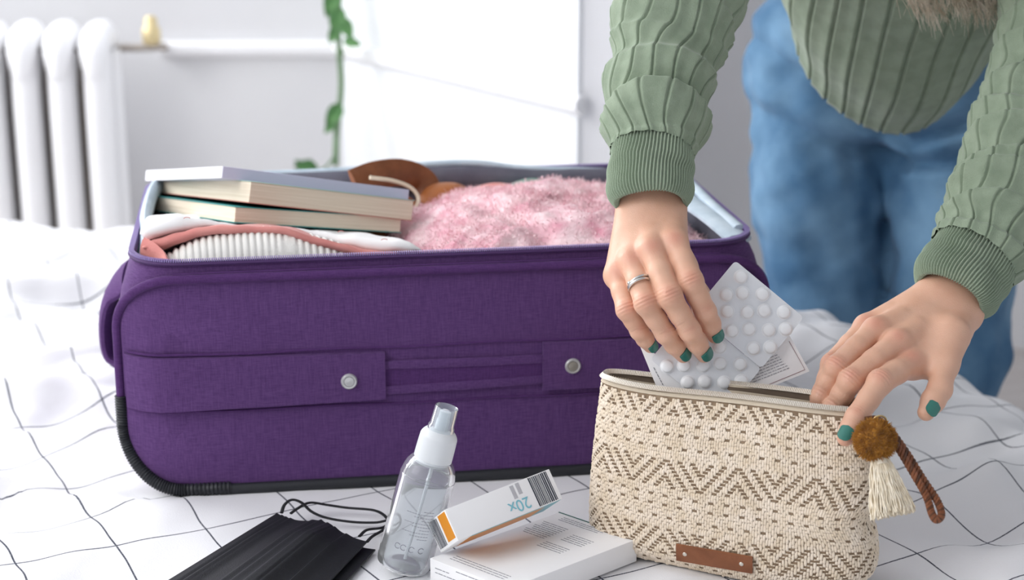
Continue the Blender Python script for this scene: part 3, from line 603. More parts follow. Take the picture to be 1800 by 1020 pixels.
# books
def book(name, C, R, L, th, mc, mc_bot, mp, label, group='paperbacks stacked in the suitcase', cov=0.0006, spine=False):
    C, R = np.asarray(C, float), np.asarray(R, float); a = R-C; zs = np.linspace(1.6, 2.0, 801); cand = np.array([P(L[0], L[1], z) for z in zs]); L = cand[np.argmin(np.abs((cand-C)@a))]; b = L-C; n0 = nrm(np.cross(a, b)); n0 = n0 if n0[2] > 0 else -n0
    bb = nrm(b-(b@nrm(a))*nrm(a))*np.linalg.norm(b); rt = empty(name, C, label, 'book', group)
    i_ = 0.0012
    pb_ = bevbox('page_block', C+n0*cov+nrm(a)*i_+nrm(bb)*i_, a*(1-0.002/np.linalg.norm(a)*1.2), bb*(1-0.002/np.linalg.norm(b)*1.2), n0*(th-2*cov), mp, rt, 0.0004, 1)
    R3 = Matrix([list(nrm(a)), list(nrm(bb)), list(n0)]).to_4x4(); pb_.data.transform(R3); pb_.rotation_euler = R3.transposed().to_euler()
    bevbox('cover', C, a, bb, n0*cov, mc_bot, rt, 0.0002, 1); bevbox('cover', C+n0*(th-cov), a, bb, n0*cov, mc, rt, 0.0002, 1)
    if spine:
        bevbox('spine', C-nrm(bb)*0.0006, a, nrm(bb)*0.0012, n0*th, M['book_lav'], rt, 0.0003, 1)
        bevbox('spine', C-nrm(a)*0.0006, nrm(a)*0.0012, bb, n0*th, M['book_white'], rt, 0.0003, 1)
    return rt
BZ = 1.655
book('book', P(411, 392, 1.648), P(706, 410, 1.742), (253, 368), 0.0160, M['book_teal'], M['book_teal'], M['pages'], 'teal-covered paperback at the bottom of the stack of three')
book('book', P(436, 357, 1.652), P(726, 389, 1.745), (268, 338), 0.0215, M['book_pale'], M['book_red'], M['pages'], 'thick cream-edged paperback in the middle of the stack of three')
book('book', P(390, 313, 1.665), P(717, 353, 1.76), (256, 318), 0.0115, M['book_white'], M['book_lav'], M['pages_w'], 'thin lavender and white book on top of the stack of three', spine=True)
# ------------------------------------------------------------------ woven zip pouch (bag)
BH = 0.152; bc0 = np.array([0.190, 1.362]); bc1 = np.array([0.1875, 1.370]); be = np.array([math.cos(math.radians(-24)), math.sin(math.radians(-24))]); bn = np.array([-be[1], be[0]])
def BS(a, t):    # bag surface: a angle (front = -90deg), t height 0..1
    a = np.asarray(a, float); t = np.asarray(t, float)
    w = 0.1255*(1-t)+0.1165*t+0.004*np.sin(np.pi*t)-0.016*np.maximum(0, 1-t/0.13)**2
    d = 0.046*(1-t)**0.9+0.0165*t+0.006*np.sin(np.pi*t)-0.014*np.maximum(0, 1-t/0.13)**2
    e = 2/2.85+0*t; ca, sa_ = np.cos(a), np.sin(a)
    x = w*np.sign(ca)*np.abs(ca)**e; y = d*np.sign(sa_)*np.abs(sa_)**e
    crease = -0.010*np.exp(-((t-0.42+0.5*(x-0.1))/0.10)**2)*sst(0.045, 0.11, x)
    x = x+crease*0.8; y = y+crease*np.sign(sa_)*-0.6*(np.abs(sa_) > .05)
    y = y+np.where(sa_ < 0, -0.002*np.sin(x*40+t*5), 0)
    c = bc0*(1-t[..., None])+bc1*t[..., None]; q = c+be*x[..., None]+bn*y[..., None]
    z = 0.002+BH*t+0.002*np.sin(x*22)*t
    return np.concatenate([q, z[..., None]], -1)
bagE = empty('zip_pouch', (bc0[0], bc0[1], 0), 'cream and taupe woven zip pouch standing open in front of the suitcase', 'pouch')
NA = 400; aa = np.linspace(-math.pi, math.pi, NA, endpoint=False)
# uniform arc length parametrisation (at mid height)
def uni(n, t=0.5):
    p = BS(np.linspace(-math.pi, math.pi, 20001), np.full(20001, t)); s = np.r_[0, np.cumsum(np.linalg.norm(np.diff(p, axis=0), axis=1))]
    return np.interp(np.linspace(0, s[-1], n, endpoint=False), s, np.linspace(-math.pi, math.pi, 20001)), s[-1]
ua, per = uni(220); tt = np.linspace(0, 1, 40)
Vb = BS(ua[None, :].repeat(40, 0), tt[:, None].repeat(220, 1)); 
mesh('weft_body', Vb.reshape(-1, 3), gridfaces(40, 220, False, True)+[tuple(range(220))[::-1]], M['straw_dark'], bagE, sharp=None)
Ci = Vb.copy(); cen_ = (bc0+bc1)/2
for i in range(40):
    k = Ci[i, :, :2]-(bc0*(1-tt[i])+bc1*tt[i]); ln = np.linalg.norm(k, axis=1)[:, None]; Ci[i, :, :2] -= k/ln*np.minimum(0.003, ln*0.5)
Ci[:, :, 2] += 0.003*(1-tt)[:, None]
mesh('inner_lining', Ci.reshape(-1, 3), [f[::-1] for f in gridfaces(40, 220, False, True)]+[tuple(range(220))], M['bag_lining'], bagE, sharp=None)
# straw stitches: raised strands everywhere but at the holes of the chevron pattern
cw, ch = 0.0023, 0.0027; ncol = int(round(per/cw/28))*28; nrow = int(BH*0.975/ch); ca_, _ = uni(ncol*2)
def hole(i, j):
    tri = abs((i % 28)-14); b_ = (j+2) % 22
    if 7 <= b_ <= 15: return (j+tri) % 5 in (0, 1)
    if b_ in (1, 4, 19): return (i+(j % 3)*2) % 6 in (0, 1)
    return False
A3 = np.array([ca_[(2*k+1) % len(ca_)] for k in range(ncol)])
def norms(a, t):
    e_ = 4e-3; p = BS(a, t); du = BS(a+e_, t)-BS(a-e_, t); dt = BS(a, np.minimum(t+e_, 1.02))-p; n = nrm(np.cross(du, dt)); return p, nrm(du), nrm(dt), n
ks, js, jt = [], [], []
for i in range(ncol):
    j = 0
    while j < nrow:
        if hole(i, j): j += 1; continue
        ln = 2 if (j+1 < nrow and not hole(i, j+1) and not (i+j) % 5 == 0) else 1
        ks.append(i); js.append(j); jt.append(j+ln); j += ln
bars = [(i, j) for i in range(ncol) for j in range(1, nrow) if hole(i, j) and hole(i, j-1)]
nb0 = len(ks); ks += [b[0] for b in bars]; js += [b[1] for b in bars]; jt += [b[1] for b in bars]
ks, js, jt = map(np.array, (ks, js, jt)); n_ = len(ks); isb = np.arange(n_) >= nb0
hj = np.array([hole(a, b-1) for a, b in zip(ks, js)]); ht = np.array([hole(a, b) for a, b in zip(ks, jt)]); t0 = np.where(isb, js-0.18, js+0.02-0.14*hj)*ch/BH+0.008; t1 = np.where(isb, js+0.18, jt-0.02+0.14*ht)*ch/BH+0.008; t1 = np.clip(t1, 0.006, 0.990); t0 = np.minimum(t0, t1-0.002)
a0 = A3[ks]; p0, du, dt, nm = norms(a0, (t0+t1)/2)
flip = np.sign(np.sum(nm[:, :2]*(p0[:, :2]-cen_), -1))[:, None]; nm = nm*flip
pb, _, _, _ = norms(a0, t0); pt_, _, _, _ = norms(a0, t1)
w_ = (0.00122+RNG.uniform(-0.00008, 0.00005, n_))[:, None]; up = (0.0010+RNG.uniform(0, 0.0006, n_))[:, None]; sl_ = du*(0.0003*np.where((js//2) % 2, 1, -1)+RNG.normal(size=n_)*0.00015)[:, None]
def rowp(p, wsc, u): return [p-du*w_*wsc+nm*u*0.45, p-du*w_*wsc*0.6+nm*u, p+du*w_*wsc*0.6+nm*u, p+du*w_*wsc+nm*u*0.45]
pm = (pb+pt_)/2
S_ = np.stack(rowp(pb-sl_, 0.8, up*0.35)+rowp(pm-dt*(t1-t0)[:, None]*BH*0.2, 1.0, up)+rowp(pm+dt*(t1-t0)[:, None]*BH*0.2, 1.0, up)+rowp(pt_+sl_, 0.8, up*0.35), 1)
off = (np.arange(n_)*16)[:, None, None]; q = np.array([(r*4+c, r*4+c+1, r*4+c+5, r*4+c+4) for r in range(3) for c in range(3)]); Fc = (q[None]+off).reshape(-1, 4)
tag(mesh('woven_straw', S_.reshape(-1, 3), Fc, M['straw'], bagE, sharp=None), kind='stuff')
# zip tape, teeth
def rimloop(t, n, dz=0, inset=0):
    a_, _ = uni(n, t); p = BS(a_, np.full(n, t)); p[:, 2] += dz
    if inset: k = p[:, :2]-bc1; p[:, :2] -= k/np.linalg.norm(k, axis=1)[:, None]*inset
    return p
V = np.concatenate([rimloop(0.978, 220, 0, -0.0018), rimloop(1.0, 220, -0.0005, -0.0008), rimloop(1.0, 220, 0.0025, 0.0004), rimloop(1.0, 220, 0.002, 0.003), rimloop(0.93, 220, 0, 0.0035)])
mesh('zip_tape', V, gridfaces(5, 220, False, True), M['ziptape'], bagE, sharp=None)
rz = rimloop(1.0, 330, 0.0032, -0.0002); Tn = nrm(np.roll(rz, -1, 0)-np.roll(rz, 1, 0)); parts = []
for i in range(330):
    s_ = np.cross(Tn[i], (0, 0, 1)); v, f = tube([rz[i]-s_*0.0028-(0, 0, 0.0022)+Tn[i]*0.0006, rz[i]+np.array([0, 0, .0009]), rz[i]+s_*0.0028-(0, 0, 0.0022)-Tn[i]*0.0006], 0.00078, 6, ref=Tn[i]); parts.append((v, f))
v, f = join(parts); tag(mesh('zip_teeth', v, f, M['zipmetal'], bagE), kind='stuff')
# leather label on the front
def bagfront(px, py, lift=0.0):     # point on the bag front seen at px,py
    best = None; aS = np.linspace(-math.pi+0.02, -0.02, 240); tS = np.linspace(0, 1, 120); Q = BS(aS[None].repeat(120, 0), tS[:, None].repeat(240, 1)).reshape(-1, 3)
    q = Q-np.array([0, 0, HC]); zc_ = q[:, 1]*ct-q[:, 2]*st; X = 900+F*q[:, 0]/zc_; Y = 510-F*(q[:, 1]*st+q[:, 2]*ct)/zc_
    k = np.argmin((X-px)**2+(Y-py)**2); d = nrm(np.array([0, 0, HC])-Q[k]); return Q[k]+d*lift
lc = [bagfront(1190, 956, .006), bagfront(1323, 978, .006), bagfront(1323, 1004, .006), bagfront(1190, 984, .006)]
up_ = nrm(lc[0]-lc[3]); rx = lc[1]-lc[0]; nl = nrm(np.cross(rx, up_)); nl = nl if nl[1] < 0 else -nl; lh = np.linalg.norm(lc[0]-lc[3])
lb = bevbox('leather_label', lc[3]-nl*0.001, rx, up_*lh, nl*0.0022, M['leather'], bagE, 0.0009, 2)
for s in (0.12, 0.86):
    v, f = lathe([(0, 0), (.0019, 0), (.0019, .0004), (.0012, .001), (0, .0012)], lc[3]+rx*s+up_*lh*0.5+nl*0.0012, nl, up_, 18); mesh('rivet', v, f, M['zipmetal'], lb)
# strap tab, ring, pompom, tassel, braided loop
zt = 1.352
v, f = tube(cr([P(1518, 744, 1.383), P(1540, 742, 1.374), P(1556, 762, 1.366), P(1564, 785, 1.364)], 14), 0.0016, 8, ref=(0, 1, 0.2), r2=0.0062); mesh('leather_tab', v, f, M['leather_dark'], bagE)
C = np.array([P(1546, 742, 1.362)+np.array([0.0055*math.cos(a), -0.001*math.sin(a), 0.0055*math.sin(a)]) for a in np.linspace(0, 2*math.pi, 28, endpoint=False)]); v, f = closed_tube(C, 0.0008, 8); mesh('ring', v, f, M['brassring'], bagE)
pc = P(1538, 774, 1.358); pr = 0.0150
pm_ = empty('pompom', pc); pm_.parent = bagE; pm_.matrix_parent_inverse = basis(bagE).inverted(); 
D.objects.remove(pm_)
bm = bmesh.new(); bmesh.ops.create_icosphere(bm, subdivisions=4, radius=pr)
for vv in bm.verts: vv.co = Vector(pc)+vv.co*(1+0.05*float(waves3(*[np.array(c*90) for c in vv.co], 5, 1, 6)))
pomp = from_bm('pompom', bm, M['pompom'], bagE, sharp=None)
n_ = 9000; d_ = nrm(RNG.normal(size=(n_, 3))); b_ = pc+d_*pr*0.93; tp_ = pc+d_*(pr*RNG.uniform(1.02, 1.22, n_)[:, None])+RNG.normal(size=(n_, 3))*0.0007; s_ = nrm(np.cross(d_, RNG.normal(size=(n_, 3))))*0.00022
tag(mesh('pile', np.stack([b_-s_, b_+s_, tp_+s_*.7, tp_-s_*.7], 1).reshape(-1, 3), [(4*i, 4*i+1, 4*i+2, 4*i+3) for i in range(n_)], M['pompom'], pomp, sharp=None), kind='stuff')
ta = P(1544, 797, 1.357); tb = P(1570, 906, 1.345); ax = nrm(tb-ta); Lt = np.linalg.norm(tb-ta)
sx_ = nrm(np.array([1, 0.1, 0.2])-ax*np.dot(ax, [1, 0.1, 0.2])); sy_ = np.cross(ax, sx_); parts = []
for i in range(420):
    a_ = RNG.uniform(0, 6.283); rr = math.sqrt(RNG.uniform(0, 1)); k = Lt*RNG.uniform(0.90, 1.03); w = 0.0185*rr; c1 = sx_*math.cos(a_)+sy_*math.sin(a_)*0.55
    C = np.array([ta+ax*(k*t)+c1*(0.0042*rr*(1-t)+w*t**0.8)+sx_*(0.0007*math.sin(t*14+i)) for t in np.linspace(0, 1, 9)]); parts.append(tube(C, 0.00055, 4, ref=sy_))
v, f = join(parts); tas = tag(mesh('tassel', v, f, M['tassel'], bagE), kind='stuff')
v, f = tube([ta-ax*0.003, ta+ax*0.004, ta+ax*0.009], [0.0046, 0.0056, 0.0058], 16, ref=sx_); mesh('tassel_neck', v, f, M['tassel'], bagE)
lp = cr([P(1553, 752, 1.372), P(1580, 790, 1.362), P(1606, 833, 1.352), P(1628, 872, 1.344), P(1638, 903, 1.338), P(1646, 914, 1.336), P(1655, 905, 1.338), P(1647, 880, 1.345), P(1622, 842, 1.356), P(1596, 800, 1.368), P(1566, 757, 1.378)], 260)
T, S, U = frames(lp, (0.2, -1, 0.3)); stg = []
for k in range(3):       # three leather strands plaited round the loop
    s = np.linspace(0, 1, 260); phs = s*2*math.pi*22+k*2*math.pi/3
    C = lp+S*(np.cos(phs)*0.0011)[:, None]+U*(np.sin(phs*1.0)*0.0019)[:, None]; v, f = tube(C, 0.00145, 8, ref=(0, -1, 0.3)); mesh('braid_strand', v, f, M['leather'] if k else M['leather_dark'], bagE)
# ------------------------------------------------------------------ blister packs and leaflets in the pouch
ZB = 1.468
eu3 = nrm(P(1000, 510, 1)-P(900, 510, 1)); ed3 = -np.array([0, st, ct])*1.0; fwd = np.array([0, ct, -st])
PU = np.array([.77, .64]); PV = np.array([-.64, .77])
def BP(u, v, z=ZB): x, y = PU*u+PV*v; return P(1000+x/2.266, 300+y/2.266, z)
def sheet(name, corners, r, th, m, parent=None, n=6):       # rounded flat sheet from 4 corners (in order), thickness th away from camera
    c = np.array(corners); L = []
    for i in range(4):
        p = c[i]; a = nrm(c[i-1]-p)*r; b = nrm(c[(i+1) % 4]-p)*r
        for k in range(n): t = k/(n-1); L.append((1-t)**2*(p+a)+2*t*(1-t)*p+t*t*(p+b))
    L = np.array(L); k = len(L); nn_ = nrm(np.cross(c[1]-c[0], c[2]-c[0])); nn_ = nn_ if nn_@fwd > 0 else -nn_
    V = np.vstack([L, L+nn_*th]); return mesh(name, V, [tuple(range(k)), tuple(range(k, 2*k))[::-1]]+[(i, (i+1) % k, k+(i+1) % k, k+i) for i in range(k)], m, parent, sharp=30)
def pack(u0, u1, v0, v1, zz, tabs, label, name='blister_pack', cat='medicine', cutr=0.004):
    rt = empty(name, BP((u0+u1)/2, v1, zz), label, cat, 'blister packs of white tablets')
    sheet('foil_sheet', [BP(u0, v0, zz), BP(u1, v0, zz), BP(u1, v1, zz), BP(u0, v1, zz)], cutr, 0.0005, M['foil'], rt)
    S = sheet('embossed_border', [BP(u0+9, v0+9, zz-.0001), BP(u1-9, v0+9, zz-.0001), BP(u1-9, v1-9, zz-.0001), BP(u0+9, v1-9, zz-.0001)], cutr*.7, 0.0003, M['foil'], rt)
    for (u, v) in tabs:
        c = BP(u, v, zz-0.0004); V_, F_ = lathe([(.0064, 0.0), (.0056, .0001), (.0053, .0012), (.0049, .0021), (.0040, .0027), (.0022, .0031), (0.0001, .0032)], c, -fwd, eu3, 24); mesh('tablet_pocket', V_, F_, M['pocket'], rt, sharp=None)
def uvp(x, y): return (x*.77+y*.64, -x*.64+y*.77)
tA = [(683, 422), (769, 492), (854, 563), (690, 487), (776, 557), (861, 630), (626, 493), (709, 563), (794, 634), (630, 560), (715, 630), (800, 702), (648, 637), (733, 707)]
tB = [(598, 702), (680, 770), (601, 767), (685, 837), (534, 775), (617, 843), (457, 775), (540, 839), (390, 778), (472, 842), (560, 905), (620, 915)]
pack(738, 1092, -148, 116, ZB-0.0012, [uvp(*q) for q in tA], 'upper silver blister pack of white tablets held under the fingertips')
pack(730, 1092, 117, 370, ZB+0.0010, [uvp(*q) for q in tB], 'lower silver blister pack of white tablets slipping into the woven pouch')
# medicine leaflet cards behind
def textlines(parent, o, ex, ey, rows, m, w=0.00045, seedn=1, lift=None, thick=0.0001, dash=(0.002, 0.007)):
    g = np.random.default_rng(seedn); ps = []
    lift = np.zeros(3) if lift is None else lift; hx, hy = nrm(ex), nrm(ey)
    for (yy, x0, x1) in rows:
        x = x0
        while x < x1:
            L_ = min(g.uniform(*dash), x1-x); ps.append(boxv(np.asarray(o)+hx*x+hy*yy, hx*L_, hy*w, lift)); x += L_+0.0008
    v, f = join(ps); return tag(mesh('printed_text', v, f, m, parent, smooth=False), kind='stuff')
zc2 = ZB+0.006
cA = [P(1372, 560, zc2), P(1395, 588, zc2), P(1423, 655, zc2), P(1290, 710, zc2), P(1240, 600, zc2)]
rtc = empty('medicine_leaflet', P(1330, 700, zc2), 'white printed medicine card with maroon border behind the blister packs', 'leaflet')
q = [P(1268, 640, zc2), P(1388, 590, zc2), P(1423, 653, zc2), P(1290, 706, zc2)]
sheet('card', q, 0.0008, 0.0008, M['card'], rtc)
q2 = [P(1387, 600, zc2-.0003), P(1415, 650, zc2-.0003), P(1318, 690, zc2-.0003)]
v, f = join([tube(q2, 0.00022, 5, ref=fwd)]); mesh('printed_border', v, f, M['maroon'], rtc)
ex_ = nrm(q[2]-q[3]); ey_ = nrm(q[1]-q[2])
o0 = P(1318, 688, zc2-.0004); textlines(rtc, o0, ex_, ey_, [(0.006+0.0024*k, 0.002+0.0010*k, 0.040-0.0006*k) for k in range(10)], M['ink'], 0.0005, 3, lift=-fwd*0.0001, dash=(0.001, 0.004))
rtd = empty('folded_leaflet', P(1150, 690, ZB+.004), 'narrow white folded leaflet at the left edge of the blister packs', 'leaflet')
zc3 = ZB+0.004
sheet('paper', [P(1121, 599, zc3), P(1175, 640, zc3), P(1205, 690, zc3), P(1158, 690, zc3)], 0.0008, 0.0006, M['card'], rtd)
textlines(rtd, P(1158, 668, zc3-.0003), nrm(P(1136, 620, zc3)-P(1160, 665, zc3))*-1, nrm(P(1160, 620, zc3)-P(1140, 620, zc3)), [(0.001, -0.012, 0.006)], M['ink_dark'], 0.0005, 4, lift=-fwd*0.0001, dash=(0.001, 0.003))
parts = [boxv(BP(738+5*k, 332+2*(k % 3), ZB+.0006), nrm(PV[0]*eu3-PV[1]*np.array([0, st, ct]))*0.004, eu3*0.0004, -fwd*0.0001) for k in range(9)]
v, f = join(parts); 
# ------------------------------------------------------------------ cartons, spray bottle, masks
tb_h = 0.021
fl = [G(752, 980, tb_h+.002), G(1120, 948, tb_h+.002), G(982, 901, tb_h+.002)]
oL, oR, oB = fl; fu = oR-oB; fv = oL-oB; fu[2] = 0; fv[2] = 0; fv = fv-(fv@nrm(fu))*nrm(fu)*0.1
fb = empty('medicine_carton', oB-np.array([0, 0, tb_h]), 'flat white printed medicine carton lying between the spray bottle and the woven pouch', 'carton')
b0 = oB.copy(); b0[2] = 0.002
bevbox('carton_body', b0, fu, fv, (0, 0, tb_h), M['card'], fb, 0.0008, 2)
hu, hv = nrm(fu), nrm(fv); lu, lv = np.linalg.norm(fu), np.linalg.norm(fv); tz = np.array([0, 0, tb_h+0.0001])
# printed text runs along the short side direction
rows = [(0.006, 0.01, 0.085), (0.010, 0.012, 0.09), (0.014, 0.01, 0.055)]
textlines(fb, b0+tz, hu, hv, [(0.006+0.0032*k, 0.012, 0.012+0.05-0.003*(k % 4)) for k in range(3)]+[(0.024+0.0035*k, 0.006+0.002*(k % 3), 0.034) for k in range(9)]+[(0.030+0.0035*k, 0.045, 0.068) for k in range(5)]+[(0.056+0.0035*k, 0.04, 0.066) for k in range(4)]+[(lv-0.018+0.0036*k, 0.012, lu-0.015) for k in range(3)], M['ink'], 0.0007, 9, lift=np.array([0, 0, 0.00012]), dash=(0.002, 0.008))
textlines(fb, b0+np.array([0, 0, tb_h*0.35])+fv, hu, np.array([0, 0, 1]), [(0.006, 0.006, 0.022), (0.002, 0.006, 0.03), (0.010, 0.030, 0.06)], M['ink'], 0.0007, 10, lift=hv*0.00012, dash=(0.002, 0.008))
v, f = boxv(b0-hv*0.0006+np.array([0, 0, tb_h*0.55]), fu*0.72, hv*0.0008, (0, 0, tb_h*0.47)); mesh('printed_stripe', v, f, M['greenink'], fb, smooth=False)
v, f = boxv(b0+fu*0.72-hv*0.0006+np.array([0, 0, tb_h*0.55]), fu*0.18, hv*0.0008, (0, 0, tb_h*0.47)); mesh('printed_stripe', v, f, M['navy'], fb, smooth=False)
B0 = G(775, 972, tb_h+0.004); Lx = np.array([.088, .060, .012]); Dx = np.array([.019, -.018, .020]); Dx = (Dx-(Dx@nrm(Lx))*nrm(Lx))*1.25; Wx = np.cross(nrm(Lx), nrm(Dx)); Wx = (Wx if Wx[2] > 0 else -Wx)*0.028
ob = empty('test_kit_carton', B0, 'white and orange carton marked 20x tilted on top of the flat carton', 'carton')
bevbox('carton_body', B0, Lx, Dx, Wx, M['card'], ob, 0.0005, 2)
nt = nrm(Dx); nl_, nw = nrm(Lx), nrm(Wx)      # white top face is at +Dx; its axes Lx, Wx.  front face at 0*Wx spans Lx,Dx
def patch(name, o, a, b, n, m, th=0.00015, parent=ob): v, f = boxv(o, a, b, n*th); return mesh(name, v, f, m, parent, smooth=False)
top = B0+Dx; n_front = -nw; n_end = -nl_
if (nt@np.array([0, -ct, st])) < 0: pass
patch('orange_panel', B0+Lx*0.14+Dx*0.02, Lx*0.72, Dx*0.80, n_front, M['orange'])
patch('teal_panel', B0+Lx*0.86+Dx*0.02, Lx*0.13, Dx*0.94, n_front, M['tealink'])
patch('teal_panel', B0+Lx*0.14+Dx*0.82, Lx*0.72, Dx*0.12, n_front, M['tealink'])
patch('orange_panel', B0+Wx*0.12+Dx*0.55, Wx*0.84, Dx*0.40, n_end, M['orange'])
ps = []; x = 0.06
g = np.random.default_rng(8)
while x < 0.46: w = g.uniform(0.012, 0.035); ps.append(boxv(B0+Wx*0.08+Dx*x, Wx*0.86, Dx*w, n_end*0.00015)); x += w+g.uniform(0.01, 0.03)
v, f = join(ps); mesh('barcode', v, f, M['ink_dark'], ob, smooth=False)
# on the long white face (spanned by Lx and Wx at +Dx)
ps = []; x = 0.78
while x < 0.965: w = g.uniform(0.004, 0.013); ps.append(boxv(top+Lx*x+Wx*0.03, Lx*w, Wx*0.94, nt*0.00015)); x += w+g.uniform(0.004, 0.009)
v, f = join(ps); mesh('barcode', v, f, M['ink_dark'], ob, smooth=False)
patch('grey_bar', top+Lx*0.60+Wx*0.52, Lx*0.035, Wx*0.42, nt, M['greybar']); patch('grey_bar', top+Lx*0.555+Wx*0.60 + Lx*0.1, Lx*0.035, Wx*0.36, nt, M['greybar'])
fc = D.curves.new('count_text', 'FONT'); fc.body = '20x'; fc.size = 0.0145; fc.extrude = 0.0001; fc.materials.append(M['tealink'])
fo = D.objects.new('count_text', fc); COL.objects.link(fo)
xr = Vector(-nl_); yr = Vector(nt).cross(xr).normalized()
fo.matrix_basis = Matrix.Translation(Vector(top+Lx*0.72+Wx*0.46+nt*0.0003)) @ Matrix((xr, yr, Vector(nt))).transposed().to_4x4()
bpy.context.view_layer.update(); fm = D.meshes.new_from_object(fo.evaluated_get(bpy.context.evaluated_depsgraph_get())); fm.materials.clear(); fm.materials.append(M['tealink'])
mb = fo.matrix_basis.copy(); D.objects.remove(fo); fm.transform(mb)
cn = Vector(top+Lx*0.72+Wx*0.46); fm.transform(Matrix.Translation(-cn)); put('count_text', fm, cn, ob)
# spray bottle
bo = G(708, 1003, 0.0)+np.array([0, 0, 0.004]); bax = nrm([.262, .05, .95]); refv = np.array([1, 0, 0.0])
sb_ = empty('spray_bottle', bo, 'small clear plastic spray bottle of liquid with frosted cap leaning beside the cartons', 'bottle')
outer = [(0.0001, .0015), (.012, .0015), (.019, 0), (.0222, .0015), (.0236, .006), (.0240, .02), (.0240, .078), (.0236, .086), (.0215, .0945), (.0175, .1005), (.0135, .1035), (.0118, .106), (.0118, .116)]
innr = [(r-0.0011 if r > .002 else r, h+(0.0014 if h < 0.01 else -0.0008)) for r, h in outer[:-1]]+[(.0106, .116)]
pr_ = cr(outer[2:], 60).tolist(); pi_ = cr(innr[2:], 60).tolist()
v, f = lathe(outer[:2]+pr_+pi_[::-1]+innr[:2][::-1], bo, bax, refv, 56); mesh('bottle_body', v, f, M['clear'], sb_, sharp=None)
lq = [(max(r-0.0002, 0.0001), h+0.0002) for r, h in innr[:2]+pi_ if h < 0.083]; lq += [(lq[-1][0]-0.002, 0.0835), (0.0001, 0.0835)]
v, f = lathe(lq, bo, bax, refv, 56); mesh('liquid', v, f, M['liquid'], sb_, sharp=None)
v, f = lathe(cr([(.0001, .128), (.009, .128), (.0125, .127), (.0156, .123), (.0162, .118), (.0165, .104), (.0163, .0985), (.0155, .0975), (.0135, .0975)], 50), bo, bax, refv, 56); mesh('collar', v, f, M['frost'], sb_, sharp=50)
v, f = lathe([(.0115, .127), (.0115, .131), (.0104, .1325), (.0100, .148), (.0098, .1485), (.0092, .148), (.0095, .133), (.0085, .129)], bo, bax, refv, 44); mesh('spray_cap', v, f, M['clearcap'], sb_, sharp=40)
v, f = lathe([(.0001, .127), (.0055, .127), (.0055, .137), (.0048, .1385), (.0048, .1445), (.0030, .1455), (.0001, .1455)], bo, bax, refv, 28); mesh('nozzle', v, f, M['frost'], sb_, sharp=40)
C = np.array([bo+bax*h+np.array([0.0015*math.sin(h*20), 0, 0]) for h in np.linspace(0.006, 0.112, 16)]); v, f = tube(C, 0.0017, 10, ref=(1, 0, 0)); mesh('dip_tube', v, f, M['tubeplastic'], sb_)
S_ax = nrm(refv-np.dot(refv, bax)*bax); U_ax = np.cross(bax, S_ax); ps = []
def onb(ang, h, r=0.02425): return bo+bax*h+(S_ax*math.cos(ang)+U_ax*math.sin(ang))*r
sg = 1 if U_ax[1] < 0 else -1
for k in range(10):
    h = 0.036+0.0028*k; aL = -math.pi+0.55; n__ = int(4+3*((k*7) % 3))
    for j in range(n__):
        a = sg*(math.pi/2-0.75+0.11*j); C = [onb(sg*(math.pi/2)+0.55-0.10*j-0.0, h), onb(sg*(math.pi/2)+0.55-0.10*j-0.07, h)]
        ps.append(tube(C, 0.00022, 4, ref=bax))
for j, a in enumerate((-0.45, -0.1, 0.2, 0.42)):
    C = np.array([onb(sg*math.pi/2-a+0.10*math.cos(q), 0.026+0.0024*math.sin(q)) for q in np.linspace(0.6, 5.6, 14)]); ps.append(tube(C, 0.0003, 4, ref=bax))
v, f = join(ps); mesh('printed_text', v, f, M['ink'], sb_)
# masks
def maskmesh(name, cs, h0, label, ridge=0.35, rh=0.016, sd=1):
    rt = empty(name, G(*cs[3]), label, 'mask'); TL, TR, BR, BL = [G(px, py, h0) for px, py in cs]; nu, nv = 140, 40; V = np.zeros((nu, nv, 3))
    for i in range(nu):
        s = i/(nu-1)
        for j in range(nv):
            t = j/(nv-1); p = (TL*(1-s)+TR*s)*(1-t)+(BL*(1-s)+BR*s)*t
            pl_ = 0.0
            z = rh*max(0, 1-abs(s-ridge)/(ridge if s < ridge else 1-ridge))**1.2
            # pleats: shallow saw-tooth folds running the long way
            for c_ in (0.08, 0.14, 0.20, 0.42, 0.5, 0.60, 0.70, 0.82): z += 0.0022*math.exp(-((s-c_)/0.008)**2) if s < c_ else 0.0022*math.exp(-((s-c_)/0.045)**2)
            p = p.copy(); p[2] = h0+z*(0.35+0.65*min(1, t*3+0.3)); p += (TL-BL)*(-0.03*math.sin(math.pi*((s*2) % 1))*max(0, 1-t*4))
            V[i, j] = p
    V2 = V.copy(); V2[..., 2] -= 0.0014; n = nu*nv
    Fc = gridfaces(nu, nv)+[f[::-1] for f in gridfaces(nu, nv, off=n)]
    bd = [i*nv for i in range(nu)]+[(nu-1)*nv+j for j in range(1, nv)]+[i*nv+nv-1 for i in range(nu-2, -1, -1)]+[j for j in range(nv-2, 0, -1)]
    for a, b in zip(bd, bd[1:]+bd[:1]): Fc.append((a, b, b+n, a+n))
    mesh('pleated_panel', np.vstack([V.reshape(-1, 3), V2.reshape(-1, 3)]), Fc, M['mask'], rt, sharp=40); return rt
m1 = maskmesh('face_mask', [(487, 902), (645, 952), (520, 1085), (190, 1085)], 0.012, 'black pleated face mask lying on top of the pair at the front', ridge=0.66)
m2 = maskmesh('face_mask', [(520, 925), (660, 966), (560, 1075), (300, 1090)], 0.005, 'black pleated face mask partly hidden beneath the other mask', ridge=0.5, rh=0.006)
def cord(pts, parent):
    C = cr([G(x, y, h) for x, y, h in pts], 60); v, f = tube(C, 0.0010, 8, ref=(0, 0, 1), r2=0.0017); mesh('ear_loop', v, f, M['loop'], parent)
